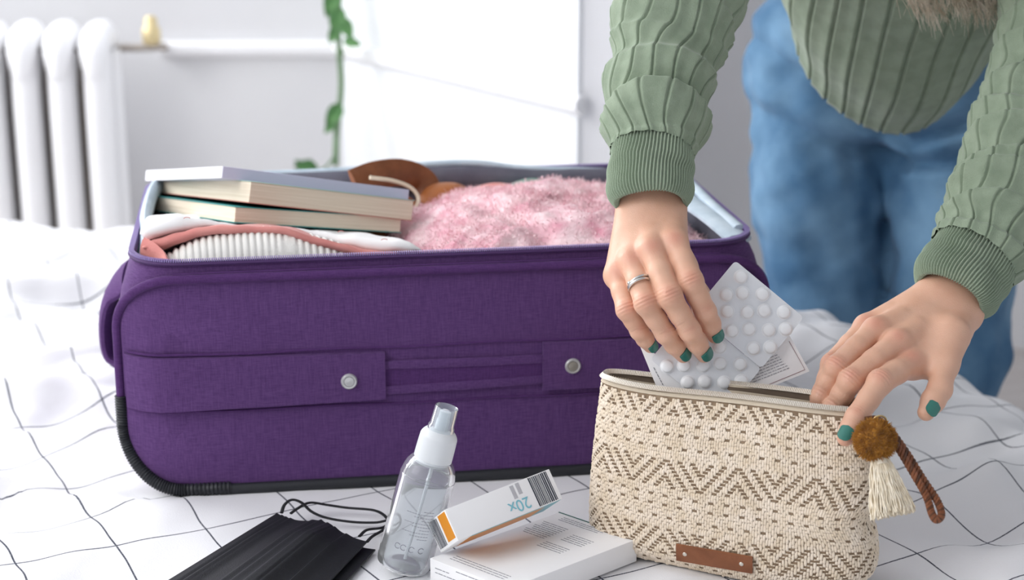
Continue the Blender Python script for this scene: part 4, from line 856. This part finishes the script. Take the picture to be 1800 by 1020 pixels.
cord([(495, 902, .014), (500, 888, .018), (513, 879, .02), (530, 884, .018), (548, 900, .012), (575, 911, .008), (620, 918, .006), (660, 919, .006), (681, 916, .008), (676, 930, .008), (655, 943, .012), (645, 953, .014)], m1)
cord([(511, 903, .012), (525, 893, .014), (545, 884, .014), (575, 888, .010), (610, 893, .008), (655, 897, .008), (675, 906, .008), (683, 919, .007), (672, 928, .007), (645, 932, .009), (632, 943, .013)], m2)
# ------------------------------------------------------------------ person
FL = P(1600, 600, 2.2)
person = empty('person', (FL[0]+0.02, FL[1]+0.05, FZ), 'person in sage green ribbed sweater and blue jeans bending over the bed to pack', 'person')
RED = []
def finger(g, A, pts, rad, flatdir=None):
    for i in range(len(pts)-1): g.cone(A, pts[i], pts[i+1], rad[i], rad[i+1], 0.0035)
def hand(fingers, thumb, wristL, wristR, arm, dorsal, vox=0.0008, seeds=0):
    """fingers: list of (MCP,PIP,DIP,tip) world points from index to little; wristL/R: both sides of the wrist; arm: forearm end"""
    allp = np.array([p for f in fingers for p in f]+list(thumb)+[wristL, wristR, arm]); g = SDF(allp.min(0)-0.03, allp.max(0)+0.03, vox)
    palm = g.new(); fg = g.new(); n = len(fingers); dn = nrm(dorsal)
    w = [wristL*(1-t)+wristR*t for t in np.linspace(0.16, 0.84, n)]
    for i, f in enumerate(fingers):
        s = -dn*0.006
        g.cone(palm, w[i]+s*0.6, f[0]+s, 0.0145, 0.0112, 0.012)
        g.cone(palm, (w[i]*0.35+f[0]*0.65)-dn*0.0005, f[0]+dn*0.0003, 0.0070, 0.0082, 0.006)
    wm = (wristL+wristR)/2; wd_ = nrm(wristR-wristL); hw_ = np.linalg.norm(wristR-wristL)/2
    for s in (-1, 0, 1): g.cone(palm, wm+wd_*s*(hw_-0.0175)-dn*0.004, arm+wd_*s*(hw_-0.014)-dn*0.004, 0.0172, 0.0195, 0.014)
    g.cone(palm, thumb[0], thumb[1], 0.0165, 0.0118, 0.012)
    mx = (thumb[0]+fingers[0][0])/2; g.cone(palm, thumb[0]*0.6+w[0]*0.4-dn*0.006, fingers[0][0]*0.55+thumb[1]*0.45-dn*0.006, 0.012, 0.0075, 0.012)
    rads = [(.0112, .0103, .0091, .0080), (.0112, .0102, .0091, .0080), (.0107, .0097, .0086, .0076), (.0099, .0088, .0077, .0068)]
    nails = []
    for i, f in enumerate(fingers):
        one = g.new(); r = rads[i]; f = [np.asarray(q) for q in f]
        m01 = f[0]*0.5+f[1]*0.5; m12 = (f[1]+f[2])/2
        g.cone(one, f[0]-dn*0.002, m01, r[0], r[1]*0.98, 0.003); g.cone(one, m01, f[1], r[1]*0.98, r[1]*1.03, 0.003); g.cone(one, f[1], m12, r[1]*1.03, r[2]*1.0, 0.003); g.cone(one, m12, f[2], r[2], r[2]*1.02, 0.003)
        m23 = f[2]*0.5+f[3]*0.5; g.cone(one, f[2], m23, r[2]*1.0, r[3]*1.08, 0.003); g.cone(one, m23, f[3], r[3]*1.08, r[3]*0.86, 0.003)
        g.cone(one, f[1]+dn*0.0022, f[1]+dn*0.0022+nrm(f[2]-f[1])*0.002, r[1]*0.86, r[1]*0.84, 0.003)
        h = np.maximum(0.0016-np.abs(fg-one), 0)/0.0016; fg = np.minimum(fg, one)-h*h*0.0016*0.25
        RED.append((f[1]+dn*r[1], 0.0075, 0.6)); RED.append((f[2]+dn*r[2], 0.005, 0.4)); RED.append((f[0]+dn*r[0], 0.009, 0.6)); RED.append((f[3], 0.009, 0.35))
        nails.append((f[2], f[3], r[3]*1.0, dn))
        # knuckle creases: shallow rings cut over the back of the middle joint
        ax_ = nrm(f[2]-f[0])
        for jt_, amp, wl, wd2 in ((f[1], 0.0009, 0.0030, 0.0050), (f[2], 0.0006, 0.0026, 0.003)):
            sl, X = g.region(jt_-0.014, jt_+0.014)
            if 0 in X.shape: continue
            qv = X-jt_; sx = qv@ax_; rad_ = np.linalg.norm(qv-sx[..., None]*ax_, axis=-1); dd = np.clip((qv@dn)/np.maximum(rad_, 1e-4), 0, 1)
            fg[sl] += (amp*(1+np.cos(2*math.pi*sx/wl))*0.5*np.exp(-(sx/wd2)**2)*dd*(rad_ > 0.003)).astype(np.float32)
    t = [np.asarray(q) for q in thumb]; th_ = g.new()
    g.cone(th_, t[1], t[2], 0.0108, 0.0100, 0.004); g.cone(th_, t[2], t[2]*0.5+t[3]*0.5, 0.0099, 0.0097, 0.004); g.cone(th_, t[2]*0.5+t[3]*0.5, t[3], 0.0097, 0.0072, 0.004)
    k = 0.006; h = np.maximum(k-np.abs(palm-fg), 0)/k; A = np.minimum(palm, fg)-h*h*k*0.25
    k = 0.008; h = np.maximum(k-np.abs(A-th_), 0)/k; A = np.minimum(A, th_)-h*h*k*0.25
    V, Fc = g.poly(A); V = relax(V, Fc, 1, 0.4)
    return V, Fc, nails
def nail(a, b, r, dn, parent, L=0.0105, w=0.0052, back=0.60):
    a, b = np.asarray(a), np.asarray(b); ax = nrm(b-a); n0 = nrm(dn-(dn@ax)*ax); s0 = np.cross(ax, n0); c = a*(1-back)+b*back; V = []
    nu, nv = 14, 11
    for i in range(nu):
        t = i/(nu-1); ww = w*min(1, (t/0.12)**0.5 if t < 0.12 else 1)*(1 if t < 0.6 else math.sqrt(max(0, 1-((t-0.6)/0.42)**2)))
        for j in range(nv):
            q = -1+2*j/(nv-1); xx = q*ww; R_ = r*1.06; hgt = math.sqrt(max(R_*R_-(xx*0.93)**2, 0))
            taper = 1-0.10*t**2
            V.append(c+ax*(t*L-L*0.12)+s0*xx+n0*(hgt*taper+0.00035+0.0004*(1-t)))
    V = np.array(V); V2 = V-n0*0.0009; n = nu*nv; Fc = gridfaces(nu, nv)+[f[::-1] for f in gridfaces(nu, nv, off=n)]
    bd = [i*nv for i in range(nu)]+[(nu-1)*nv+j for j in range(1, nv)]+[i*nv+nv-1 for i in range(nu-2, -1, -1)]+[j for j in range(nv-2, 0, -1)]
    for p, q in zip(bd, bd[1:]+bd[:1]): Fc.append((p, q, q+n, p+n))
    return mesh('fingernail', np.vstack([V, V2]), Fc, M['nail'], parent, sharp=60)
zt_ = ZB-0.0105
d1 = -fwd*0.9+np.array([0, 0, 0.35])
f1 = [[P(1187, 418, 1.432), P(1214, 494, 1.421), P(1240, 548, 1.435), P(1257, 590, zt_+.001)],
      [P(1146, 432, 1.430), P(1177, 521, 1.415), P(1213, 582, 1.431), P(1238, 624, zt_)],
      [P(1111, 452, 1.437), P(1135, 533, 1.420), P(1170, 587, 1.434), P(1201, 625, zt_)],
      [P(1086, 476, 1.448), P(1102, 545, 1.435), P(1124, 582, 1.445), P(1143, 609, zt_+.004)]]
f1 = [[p-nrm(d1)*(.0085 if i == 0 else .0) for i, p in enumerate(f)] for f in f1]
th1 = [P(1170, 415, 1.478), P(1200, 468, 1.486), P(1228, 520, 1.490), P(1248, 566, ZB+.0115)]
w1L = P(1193, 366, 1.472); w1R = P(1098, 366, 1.474)
V1, F1, N1 = hand(f1, th1, w1L, w1R, P(1147, 275, 1.488), d1)
d2 = -fwd*0.75+np.array([-0.15, 0, 0.75])
f2 = [[P(1603, 628, 1.430), P(1547, 672, 1.402), P(1506, 733, 1.386), P(1486, 770, 1.379)],
      [P(1578, 590, 1.436), P(1495, 670, 1.414), P(1466, 718, 1.426), P(1458, 758, 1.444)],
      [P(1540, 568, 1.450), P(1470, 646, 1.430), P(1443, 698, 1.438), P(1436, 742, 1.452)],
      [P(1524, 562, 1.478), P(1462, 640, 1.452), P(1444, 690, 1.446), P(1440, 735, 1.442)]]
f2 = [[p-nrm(d2)*(.0085 if i == 0 else .0) for i, p in enumerate(f)] for f in f2]
th2 = [P(1672, 590, 1.462), P(1660, 640, 1.440), P(1652, 685, 1.420), P(1628, 725, 1.408)]
w2L = P(1712, 560, 1.492); w2R = P(1622, 505, 1.502)
V2, F2, N2 = hand(f2, th2, w2L, w2R, P(1730, 430, 1.525), d2)
# coarse body under the clothes
SH1 = P(1395, -260, 1.80); SH2 = P(1770, -250, 1.82); NK = (SH1+SH2)/2+np.array([0, -0.02, 0.06]); PEL = P(1560, 60, 2.30); HD = NK+np.array([0.0, -0.13, 0.06])
EL1 = P(1205, -70, 1.60); EL2 = P(1855, 60, 1.66)
g = SDF(np.minimum.reduce([SH1, SH2, PEL, HD, EL1, EL2])-0.25, np.maximum.reduce([SH1, SH2, PEL, HD, EL1, EL2])+0.25, 0.007); A = g.new()
g.cone(A, PEL, (PEL+NK)/2, 0.125, 0.105, 0.05, flat=((0, .66, .75), 1.35)); g.cone(A, (PEL+NK)/2, NK-np.array([0, 0, .05]), 0.105, 0.12, 0.05, flat=((0, .66, .75), 1.3))
g.cone(A, SH1, SH2, 0.05, 0.05, 0.04); g.cone(A, NK, HD, 0.048, 0.045, 0.03)
fd = nrm(np.array([-0.25, -0.45, -0.85])); upd = nrm(np.array([-0.05, -0.85, 0.5])-fd*np.dot(fd, [-0.05, -0.85, 0.5])); rtd_ = np.cross(fd, upd)
HC3 = HD+upd*0.07
g.ell(A, HC3, [fd*0.092, upd*0.112, rtd_*0.074], 0.02); g.cone(A, HC3+fd*0.085-upd*0.005, HC3+fd*0.105-upd*0.022, 0.010, 0.012, 0.012)
g.ell(A, HC3+fd*0.06-upd*0.075, [fd*0.035, upd*0.03, rtd_*0.035], 0.02)
for s in (-1, 1): g.ell(A, HC3+rtd_*s*0.076-upd*0.01, [fd*0.015, upd*0.028, rtd_*0.009], 0.006)
g.cone(A, SH1, EL1, 0.045, 0.036, 0.02); g.cone(A, SH2, EL2, 0.045, 0.036, 0.02); g.cone(A, EL1, P(1148, 290, 1.486), 0.036, 0.022, 0.01); g.cone(A, EL2, P(1725, 440, 1.523), 0.036, 0.022, 0.01)
V3, F3 = g.poly(A)
VB, FB = join([(V1, F1), (V2, F2), (V3, F3)])
body = mesh('body', VB, FB, M['skin'], person, sharp=None)
red = np.zeros(len(VB))
for c, r, a in RED: red = np.maximum(red, a*np.exp(-np.sum((VB-c)**2, 1)/(r*r)))
at = body.data.attributes.new('red', 'FLOAT', 'POINT'); at.data.foreach_set('value', red.astype(np.float32))
for i, (a, b, r, dn) in enumerate(N1): nail(a, b, r, (-fwd*1.0+np.array([0, 0, .30])), body, L=[.0130, .0130, .0125, .0105][i], w=[.0058, .0060, .0057, .0049][i], back=0.72)
a, b, r, dn = N2[0]; nail(a, b, r, np.array([-0.45, -0.8, 0.25]), body, L=.0130, w=.0058, back=0.72)
nail(th2[2], th2[3], 0.0086, np.array([-0.1, -0.9, -0.05]), body, L=.0130, w=.0060, back=0.74)
# ring on the ring finger
rc = f1[2][0]*0.40+f1[2][1]*0.60; rc = P(1124, 500, 1.428); ra = nrm(f1[2][1]-f1[2][0]); n0 = nrm(d1-(d1@ra)*ra); s0 = np.cross(ra, n0); ps = []
for o2, tl in ((-0.0012, 0.0022), (0.0014, 0.001)):
    C = np.array([rc+n0*(0.0098*math.cos(a))+s0*(0.0098*math.sin(a))+ra*(o2+tl*math.sin(a)) for a in np.linspace(0, 2*math.pi, 60, endpoint=False)])
    T = nrm(np.roll(C, -1, 0)-np.roll(C, 1, 0)); S = nrm(ra-(T@ra)[:, None]*T); U = np.cross(T, S); aa_ = np.linspace(0, 2*math.pi, 10, endpoint=False)
    Vr = C[:, None]+0.0011*(S[:, None]*np.cos(aa_)[None, :, None]*1.1+U[:, None]*np.sin(aa_)[None, :, None]); ps.append((Vr.reshape(-1, 3), gridfaces(60, 10, True, True)))
v, f = join(ps); rg = mesh('ring', v, f, M['silver'], body)
sgn_ = 1 if s0[0] < 0 else -1
bm = bmesh.new(); bmesh.ops.create_icosphere(bm, subdivisions=3, radius=0.0019, matrix=Matrix.Translation(Vector(rc+s0*sgn_*0.0085+n0*0.0052))); from_bm('ring_knob', bm, M['silver'], rg)
# sweater
def sleeve(name, pts, wid, nt_, ns, disp, m, parent, ref=(0, -1, 0.25), depth=0.92, lip=True):
    C = cr([list(P(*p))+[w] for p, w in zip(pts, wid)], nt_); R = C[:, 3]; C = C[:, :3]; T, S, U = frames(C, ref); t = np.linspace(0, 1, nt_)[:, None]; ph = np.linspace(0, 2*math.pi, ns, endpoint=False)[None, :]
    Ls = np.r_[0, np.cumsum(np.linalg.norm(np.diff(C, axis=0), axis=1))][:, None]
    d = disp(Ls, ph, Ls[-1, 0]); rr = R[:, None]+d
    V = C[:, None]+S[:, None]*(np.cos(ph)*rr*depth)[..., None]+U[:, None]*(np.sin(ph)*rr)[..., None]
    if lip:
        inn = [C[0]+S[0]*(np.cos(ph[0])*rr[0]*depth*k)[:, None]+U[0]*(np.sin(ph[0])*rr[0]*k)[:, None]+T[0]*q for k, q in ((0.80, 0.02), (0.90, 0.002), (0.96, -0.0008))]
        V = np.concatenate([np.array(inn), V], 0)
    return mesh(name, V.reshape(-1, 3), gridfaces(V.shape[0], ns, False, True), m, parent, sharp=None)
def bump_(x, w1, w2): return np.exp(-np.where(x < 0, x/w1, x/w2)**2)
def ribs(ph, N, shift=0.0): fr_ = np.mod(ph*N/(2*math.pi)+shift, 1.0)-0.5; return -0.0030*np.exp(-(fr_/0.055)**2)+0.0009*np.cos(fr_*2*math.pi)
def dis1(s, ph, L):
    d = ribs(ph+0.35*np.sin(s*38)*0.25+0.08*np.sin(s*90+ph*2), 15)
    for s0_, a, tl, p0_, w in ((0.004, .0025, .004, 0, .012), (.036, .0085, .004, 0.5, .022), (.084, .0075, .006, -0.4, .026), (.138, .0085, .008, 1.0, .026), (.118, .003, -.01, 2.0, .015), (.17, .007, .01, 0.2, .02), (.21, .006, .02, 1.2, .02), (.26, .006, .02, 0, .02), (.31, .006, .02, 2, .02)):
        d = d+a*bump_(s-s0_-tl*np.sin(ph+p0_), w, w*0.28)*(1.15+0.35*np.cos(ph*2+p0_))
    return d+0.0018*np.sin(ph*3+s*60)*np.sin(s*45)
def cuffd(N, amp=0.0013):
    def f(s, ph, L):
        return amp*np.cos(ph*N)+0.003*np.exp(-((s-0.012)/0.010)**2)+0.002*bump_(s-0.033-0.003*np.sin(ph), .008, .008)-0.002*np.exp(-(s/0.003)**2)+0.0008*np.sin(ph*4+s*120)
    return f
# torso first
hemF = P(1562, 242, 1.93); b_dir = nrm(np.array([0.0, -0.42, -0.91])); a_dir = nrm(np.array([-0.02, -0.80, 0.60]))
def torso():
    Cc = [PEL+np.array([0.0, -.03, -.0]), PEL*0.8+NK*0.2, (PEL+NK)/2, NK*0.8+PEL*0.2, NK-np.array([0, 0, 0.02])]
    c0 = hemF-b_dir*0.165+np.array([0.006, 0, 0]); Cc[0] = c0; Cc[1] = c0+a_dir*0.10+np.array([0, 0, 0.0]); Cc[2] = c0+a_dir*0.24+np.array([0, .0, .02]); Cc[3] = NK*0.75+Cc[2]*0.25; Cc = cr(Cc, 90)
    ra_ = cr([[.118, .150], [.140, .150], [.155, .135], [.160, .12], [.13, .10], [.06, .06]], 90); ns = 720
    T, S, U = frames(Cc, b_dir); ph = np.linspace(0, 2*math.pi, ns, endpoint=False)[None, :]; s = np.linspace(0, 1, 90)[:, None]
    # tilt the hem ring so that its front droops
    fr_ = np.mod(ph*32/(2*math.pi), 1)-0.5; d = -0.0045*np.exp(-(fr_/0.06)**2)+0.0008*np.cos(fr_*6.28)+0.005*np.sin(ph*2+s*9)*np.sin(s*14)+0.003*np.sin(ph*5+s*5)
    rf = ra_[:, 1][:, None]+d+0.0*s; rs = ra_[:, 0][:, None]+d
    cp = np.cos(ph); V = Cc[:, None]+S[:, None]*(np.sign(cp)*np.abs(cp)**1.0*rf)[..., None]+U[:, None]*(np.sin(ph)*rs)[..., None]
    V = V-T[:, None]*((0.05*np.maximum(cp, 0)**2-0.05*np.minimum(cp, 0)**2*-1)*np.exp(-s*6))[..., None]
    inn = V[0]*0.96+Cc[0]*0.04+T[0]*0.004; V = np.concatenate([(V[0]*0.88+Cc[0]*0.12+T[0]*0.03)[None], inn[None], V], 0)
    return mesh('sweater', V.reshape(-1, 3), gridfaces(92, ns, False, True), M['knit'], person, sharp=None)
sw = torso()
s1 = [(1147, 270, 1.485), (1151, 225, 1.498), (1152, 190, 1.512), (1157, 150, 1.522), (1168, 100, 1.536), (1180, 50, 1.550), (1195, 0, 1.57), (1225, -80, 1.61), (1300, -160, 1.69), (1395, -240, 1.79)]
sleeve('sleeve', s1, [.0345, .0410, .0430, .0440, .0445, .049, .054, .059, .062, .065], 300, 600, dis1, M['knit'], sw, lip=False)
c1_ = [(1144, 358, 1.464), (1143, 329, 1.470), (1144, 302, 1.477), (1147, 272, 1.484), (1150, 245, 1.491)]
sleeve('cuff', c1_, [.0325, .0335, .0350, .0355, .0350], 60, 1080, cuffd(74), M['knit_cuff'], sw)
s2 = [(1712, 458, 1.520), (1735, 425, 1.530), (1752, 390, 1.540), (1770, 345, 1.555), (1790, 285, 1.580), (1812, 220, 1.600), (1838, 140, 1.630), (1858, 50, 1.660), (1845, -80, 1.72), (1770, -240, 1.80)]
def dis2(s, ph, L):
    d = ribs(ph+0.06*np.sin(s*40)+0.06*np.sin(s*90+ph*2), 15, 0.3)
    for s0_, a, tl, p0_, w in ((.012, .004, .006, 0, .012), (.040, .007, .010, 0.9, .016), (.066, .006, .012, 1.4, .013), (.090, .007, .010, 0.4, .018), (.130, .007, .014, 1.0, .022), (.165, .007, -.01, 2.0, .02), (.20, .006, .01, 0.2, .02), (.24, .006, .02, 1.2, .02), (.3, .006, .02, 0, .02)):
        d = d+a*bump_(s-s0_-tl*np.sin(ph+p0_), w, w*0.28)*(1.15+0.35*np.cos(ph*2+p0_))
    return d+0.0018*np.sin(ph*3+s*60)*np.sin(s*45)
sleeve('sleeve', s2, [.0400, .0440, .0460, .0480, .0500, .0510, .0520, .055, .06, .065], 300, 600, dis2, M['knit'], sw, lip=False)
c2_ = [(1669, 522, 1.497), (1682, 500, 1.503), (1697, 478, 1.512), (1713, 455, 1.520), (1725, 435, 1.526)]
sleeve('cuff', c2_, [.0335, .0370, .0385, .0395, .0390], 60, 1080, cuffd(78), M['knit_cuff'], sw)
# jeans
H1 = P(1452, 120, 2.30); H2 = P(1690, 130, 2.24)
K1 = P(1462, 760, 2.33); K2 = P(1640, 800, 2.26)
K1[2] = FZ+0.44; K2[2] = FZ+0.44
A1 = np.array([K1[0], K1[1]+0.03, FZ+0.07]); A2 = np.array([K2[0], K2[1]+0.03, FZ+0.07])
g = SDF(np.minimum.reduce([A1, A2, H1, H2])-np.array([.2, .2, .05]), np.maximum.reduce([A1, A2, H1, H2, PEL])+np.array([.2, .2, .25]), 0.006); A = g.new()
l1 = g.new(); l2 = g.new()
T1 = P(1436, 330, 2.30); T2 = P(1686, 340, 2.24)
g.cone(l1, H1, T1, 0.102, 0.090, 0.03); g.cone(l1, T1, K1, 0.090, 0.074, 0.03); g.cone(l1, K1, A1, 0.072, 0.055, 0.03)
g.cone(l2, H2, T2, 0.102, 0.088, 0.03); g.cone(l2, T2, K2, 0.088, 0.070, 0.03); g.cone(l2, K2, A2, 0.072, 0.055, 0.03)
k = 0.003; h = np.maximum(k-np.abs(l1-l2), 0)/k; A = np.minimum(l1, l2)-h*h*k*0.25
hc_ = (H1+H2)/2; g.cone(A, H1+np.array([0.0, .0, .02]), H2+np.array([0, .0, .02]), 0.106, 0.102, 0.03); g.cone(A, hc_+np.array([0, .02, .02]), PEL+np.array([0, .03, .06]), 0.13, 0.125, 0.05)
V, Fc = g.poly(A); V = relax(V, Fc, 2); N = vnormals(V, Fc)
X, Y, Z = V.T
d = 0.0045*waves3(X, Y, Z, 41, 3, 12)+0.002*waves3(X, Y, Z, 42, 14, 30)
cz = 0.235          # groin creases: radiating from the crotch to the hips
xc = (H1[0]+H2[0])/2
for s, sl_c, z0 in ((-1, 0.62, 0.215), (1, 0.45, 0.215), (-1, 0.30, 0.185), (-1, 0.95, 0.245), (1, .2, .19)):
    zz_ = z0+sl_c*np.abs(X-xc); d += np.where((X-xc)*s > 0, -0.018*np.exp(-((Z-zz_)/0.009)**2)+0.012*np.exp(-((Z-zz_-0.026)/0.014)**2), 0)*np.exp(-((X-xc)/0.16)**2)
sgn__ = np.sign(np.median(np.sum(N*(V-V.mean(0)), 1)))
V = V+N*sgn__*d[:, None]
jn = mesh('jeans', V, Fc, M['denim'], person, sharp=None)
for Ax in (A1, A2):
    sg_ = SDF(Ax-np.array([.1, .22, .09]), Ax+np.array([.1, .12, .08]), 0.006); q = sg_.new()
    sg_.cone(q, Ax+np.array([0, .03, -.03]), Ax+np.array([0, -.13, -.042]), .038, .030, .02, flat=((1, 0, 0), 1.05)); sg_.cone(q, Ax+np.array([0, 0, -.02]), Ax+np.array([0, 0, .02]), .036, .034, .02)
    v, f = sg_.poly(q); v[:, 2] = np.maximum(v[:, 2], FZ); mesh('shoe', v, f, M['shoe'], person, sharp=None)
# hair: strands hanging from the head into the top of the picture
ps = []; hr = np.random.default_rng(12)
locks = [(P(x, y, z), w) for x, y, z, w in ((1612, 14, 1.66, .012), (1628, 32, 1.66, .011), (1650, 36, 1.67, .010), (1672, 22, 1.68, .014), (1692, 28, 1.68, .012), (1708, 30, 1.69, .014), (1726, 34, 1.69, .014), (1742, 32, 1.69, .012), (1758, 12, 1.70, .012), (1775, 6, 1.71, .012), (1596, -10, 1.66, .014), (1640, 5, 1.67, .02), (1700, 8, 1.69, .02), (1790, -20, 1.72, .02))]
for tip, w in locks:
    for j in range(46):
        root = HC3+rtd_*hr.uniform(-.06, .06)+upd*hr.uniform(.02, .09)-fd*hr.uniform(-.02, .03)
        e = tip+hr.normal(size=3)*np.array([w*.55, w*.5, .008]); mdp = tip+np.array([hr.normal()*w*.7-0.01, hr.normal()*w*.6, .05])
        C = cr([root, root*0.6+tip*0.4+np.array([0.02*hr.normal(), -.05, .03]), mdp, e], 16); ps.append(tube(C, np.linspace(.0005, .0002, 16), 3, ref=(1, .2, .1)))
v, f = join(ps); tag(mesh('hair_ends', v, f, M['hair'], person, sharp=None), kind='stuff')
g = SDF(HC3-0.2, HC3+0.2, 0.008); A = g.new(); g.ell(A, HC3-fd*0.02+upd*0.02, [fd*0.088, upd*0.108, rtd_*0.086], 0.02); v, f = g.poly(A); mesh('hair', v, f, M['hair'], person, sharp=None)
for s in (-1, 1):
    bm = bmesh.new(); bmesh.ops.create_uvsphere(bm, u_segments=16, v_segments=10, radius=0.012, matrix=Matrix.Translation(Vector(HC3+fd*0.078+rtd_*s*0.03+upd*0.0))); from_bm('eye', bm, M['card'], body)
bm = bmesh.new(); bmesh.ops.create_uvsphere(bm, u_segments=16, v_segments=10, radius=1, matrix=Matrix.Translation(Vector(HC3+fd*0.088-upd*0.055)) @ Matrix((Vector(rtd_)*0.022, Vector(upd)*0.006, Vector(fd)*0.008)).transposed().to_4x4()); from_bm('mouth', bm, M['salmon'], body)
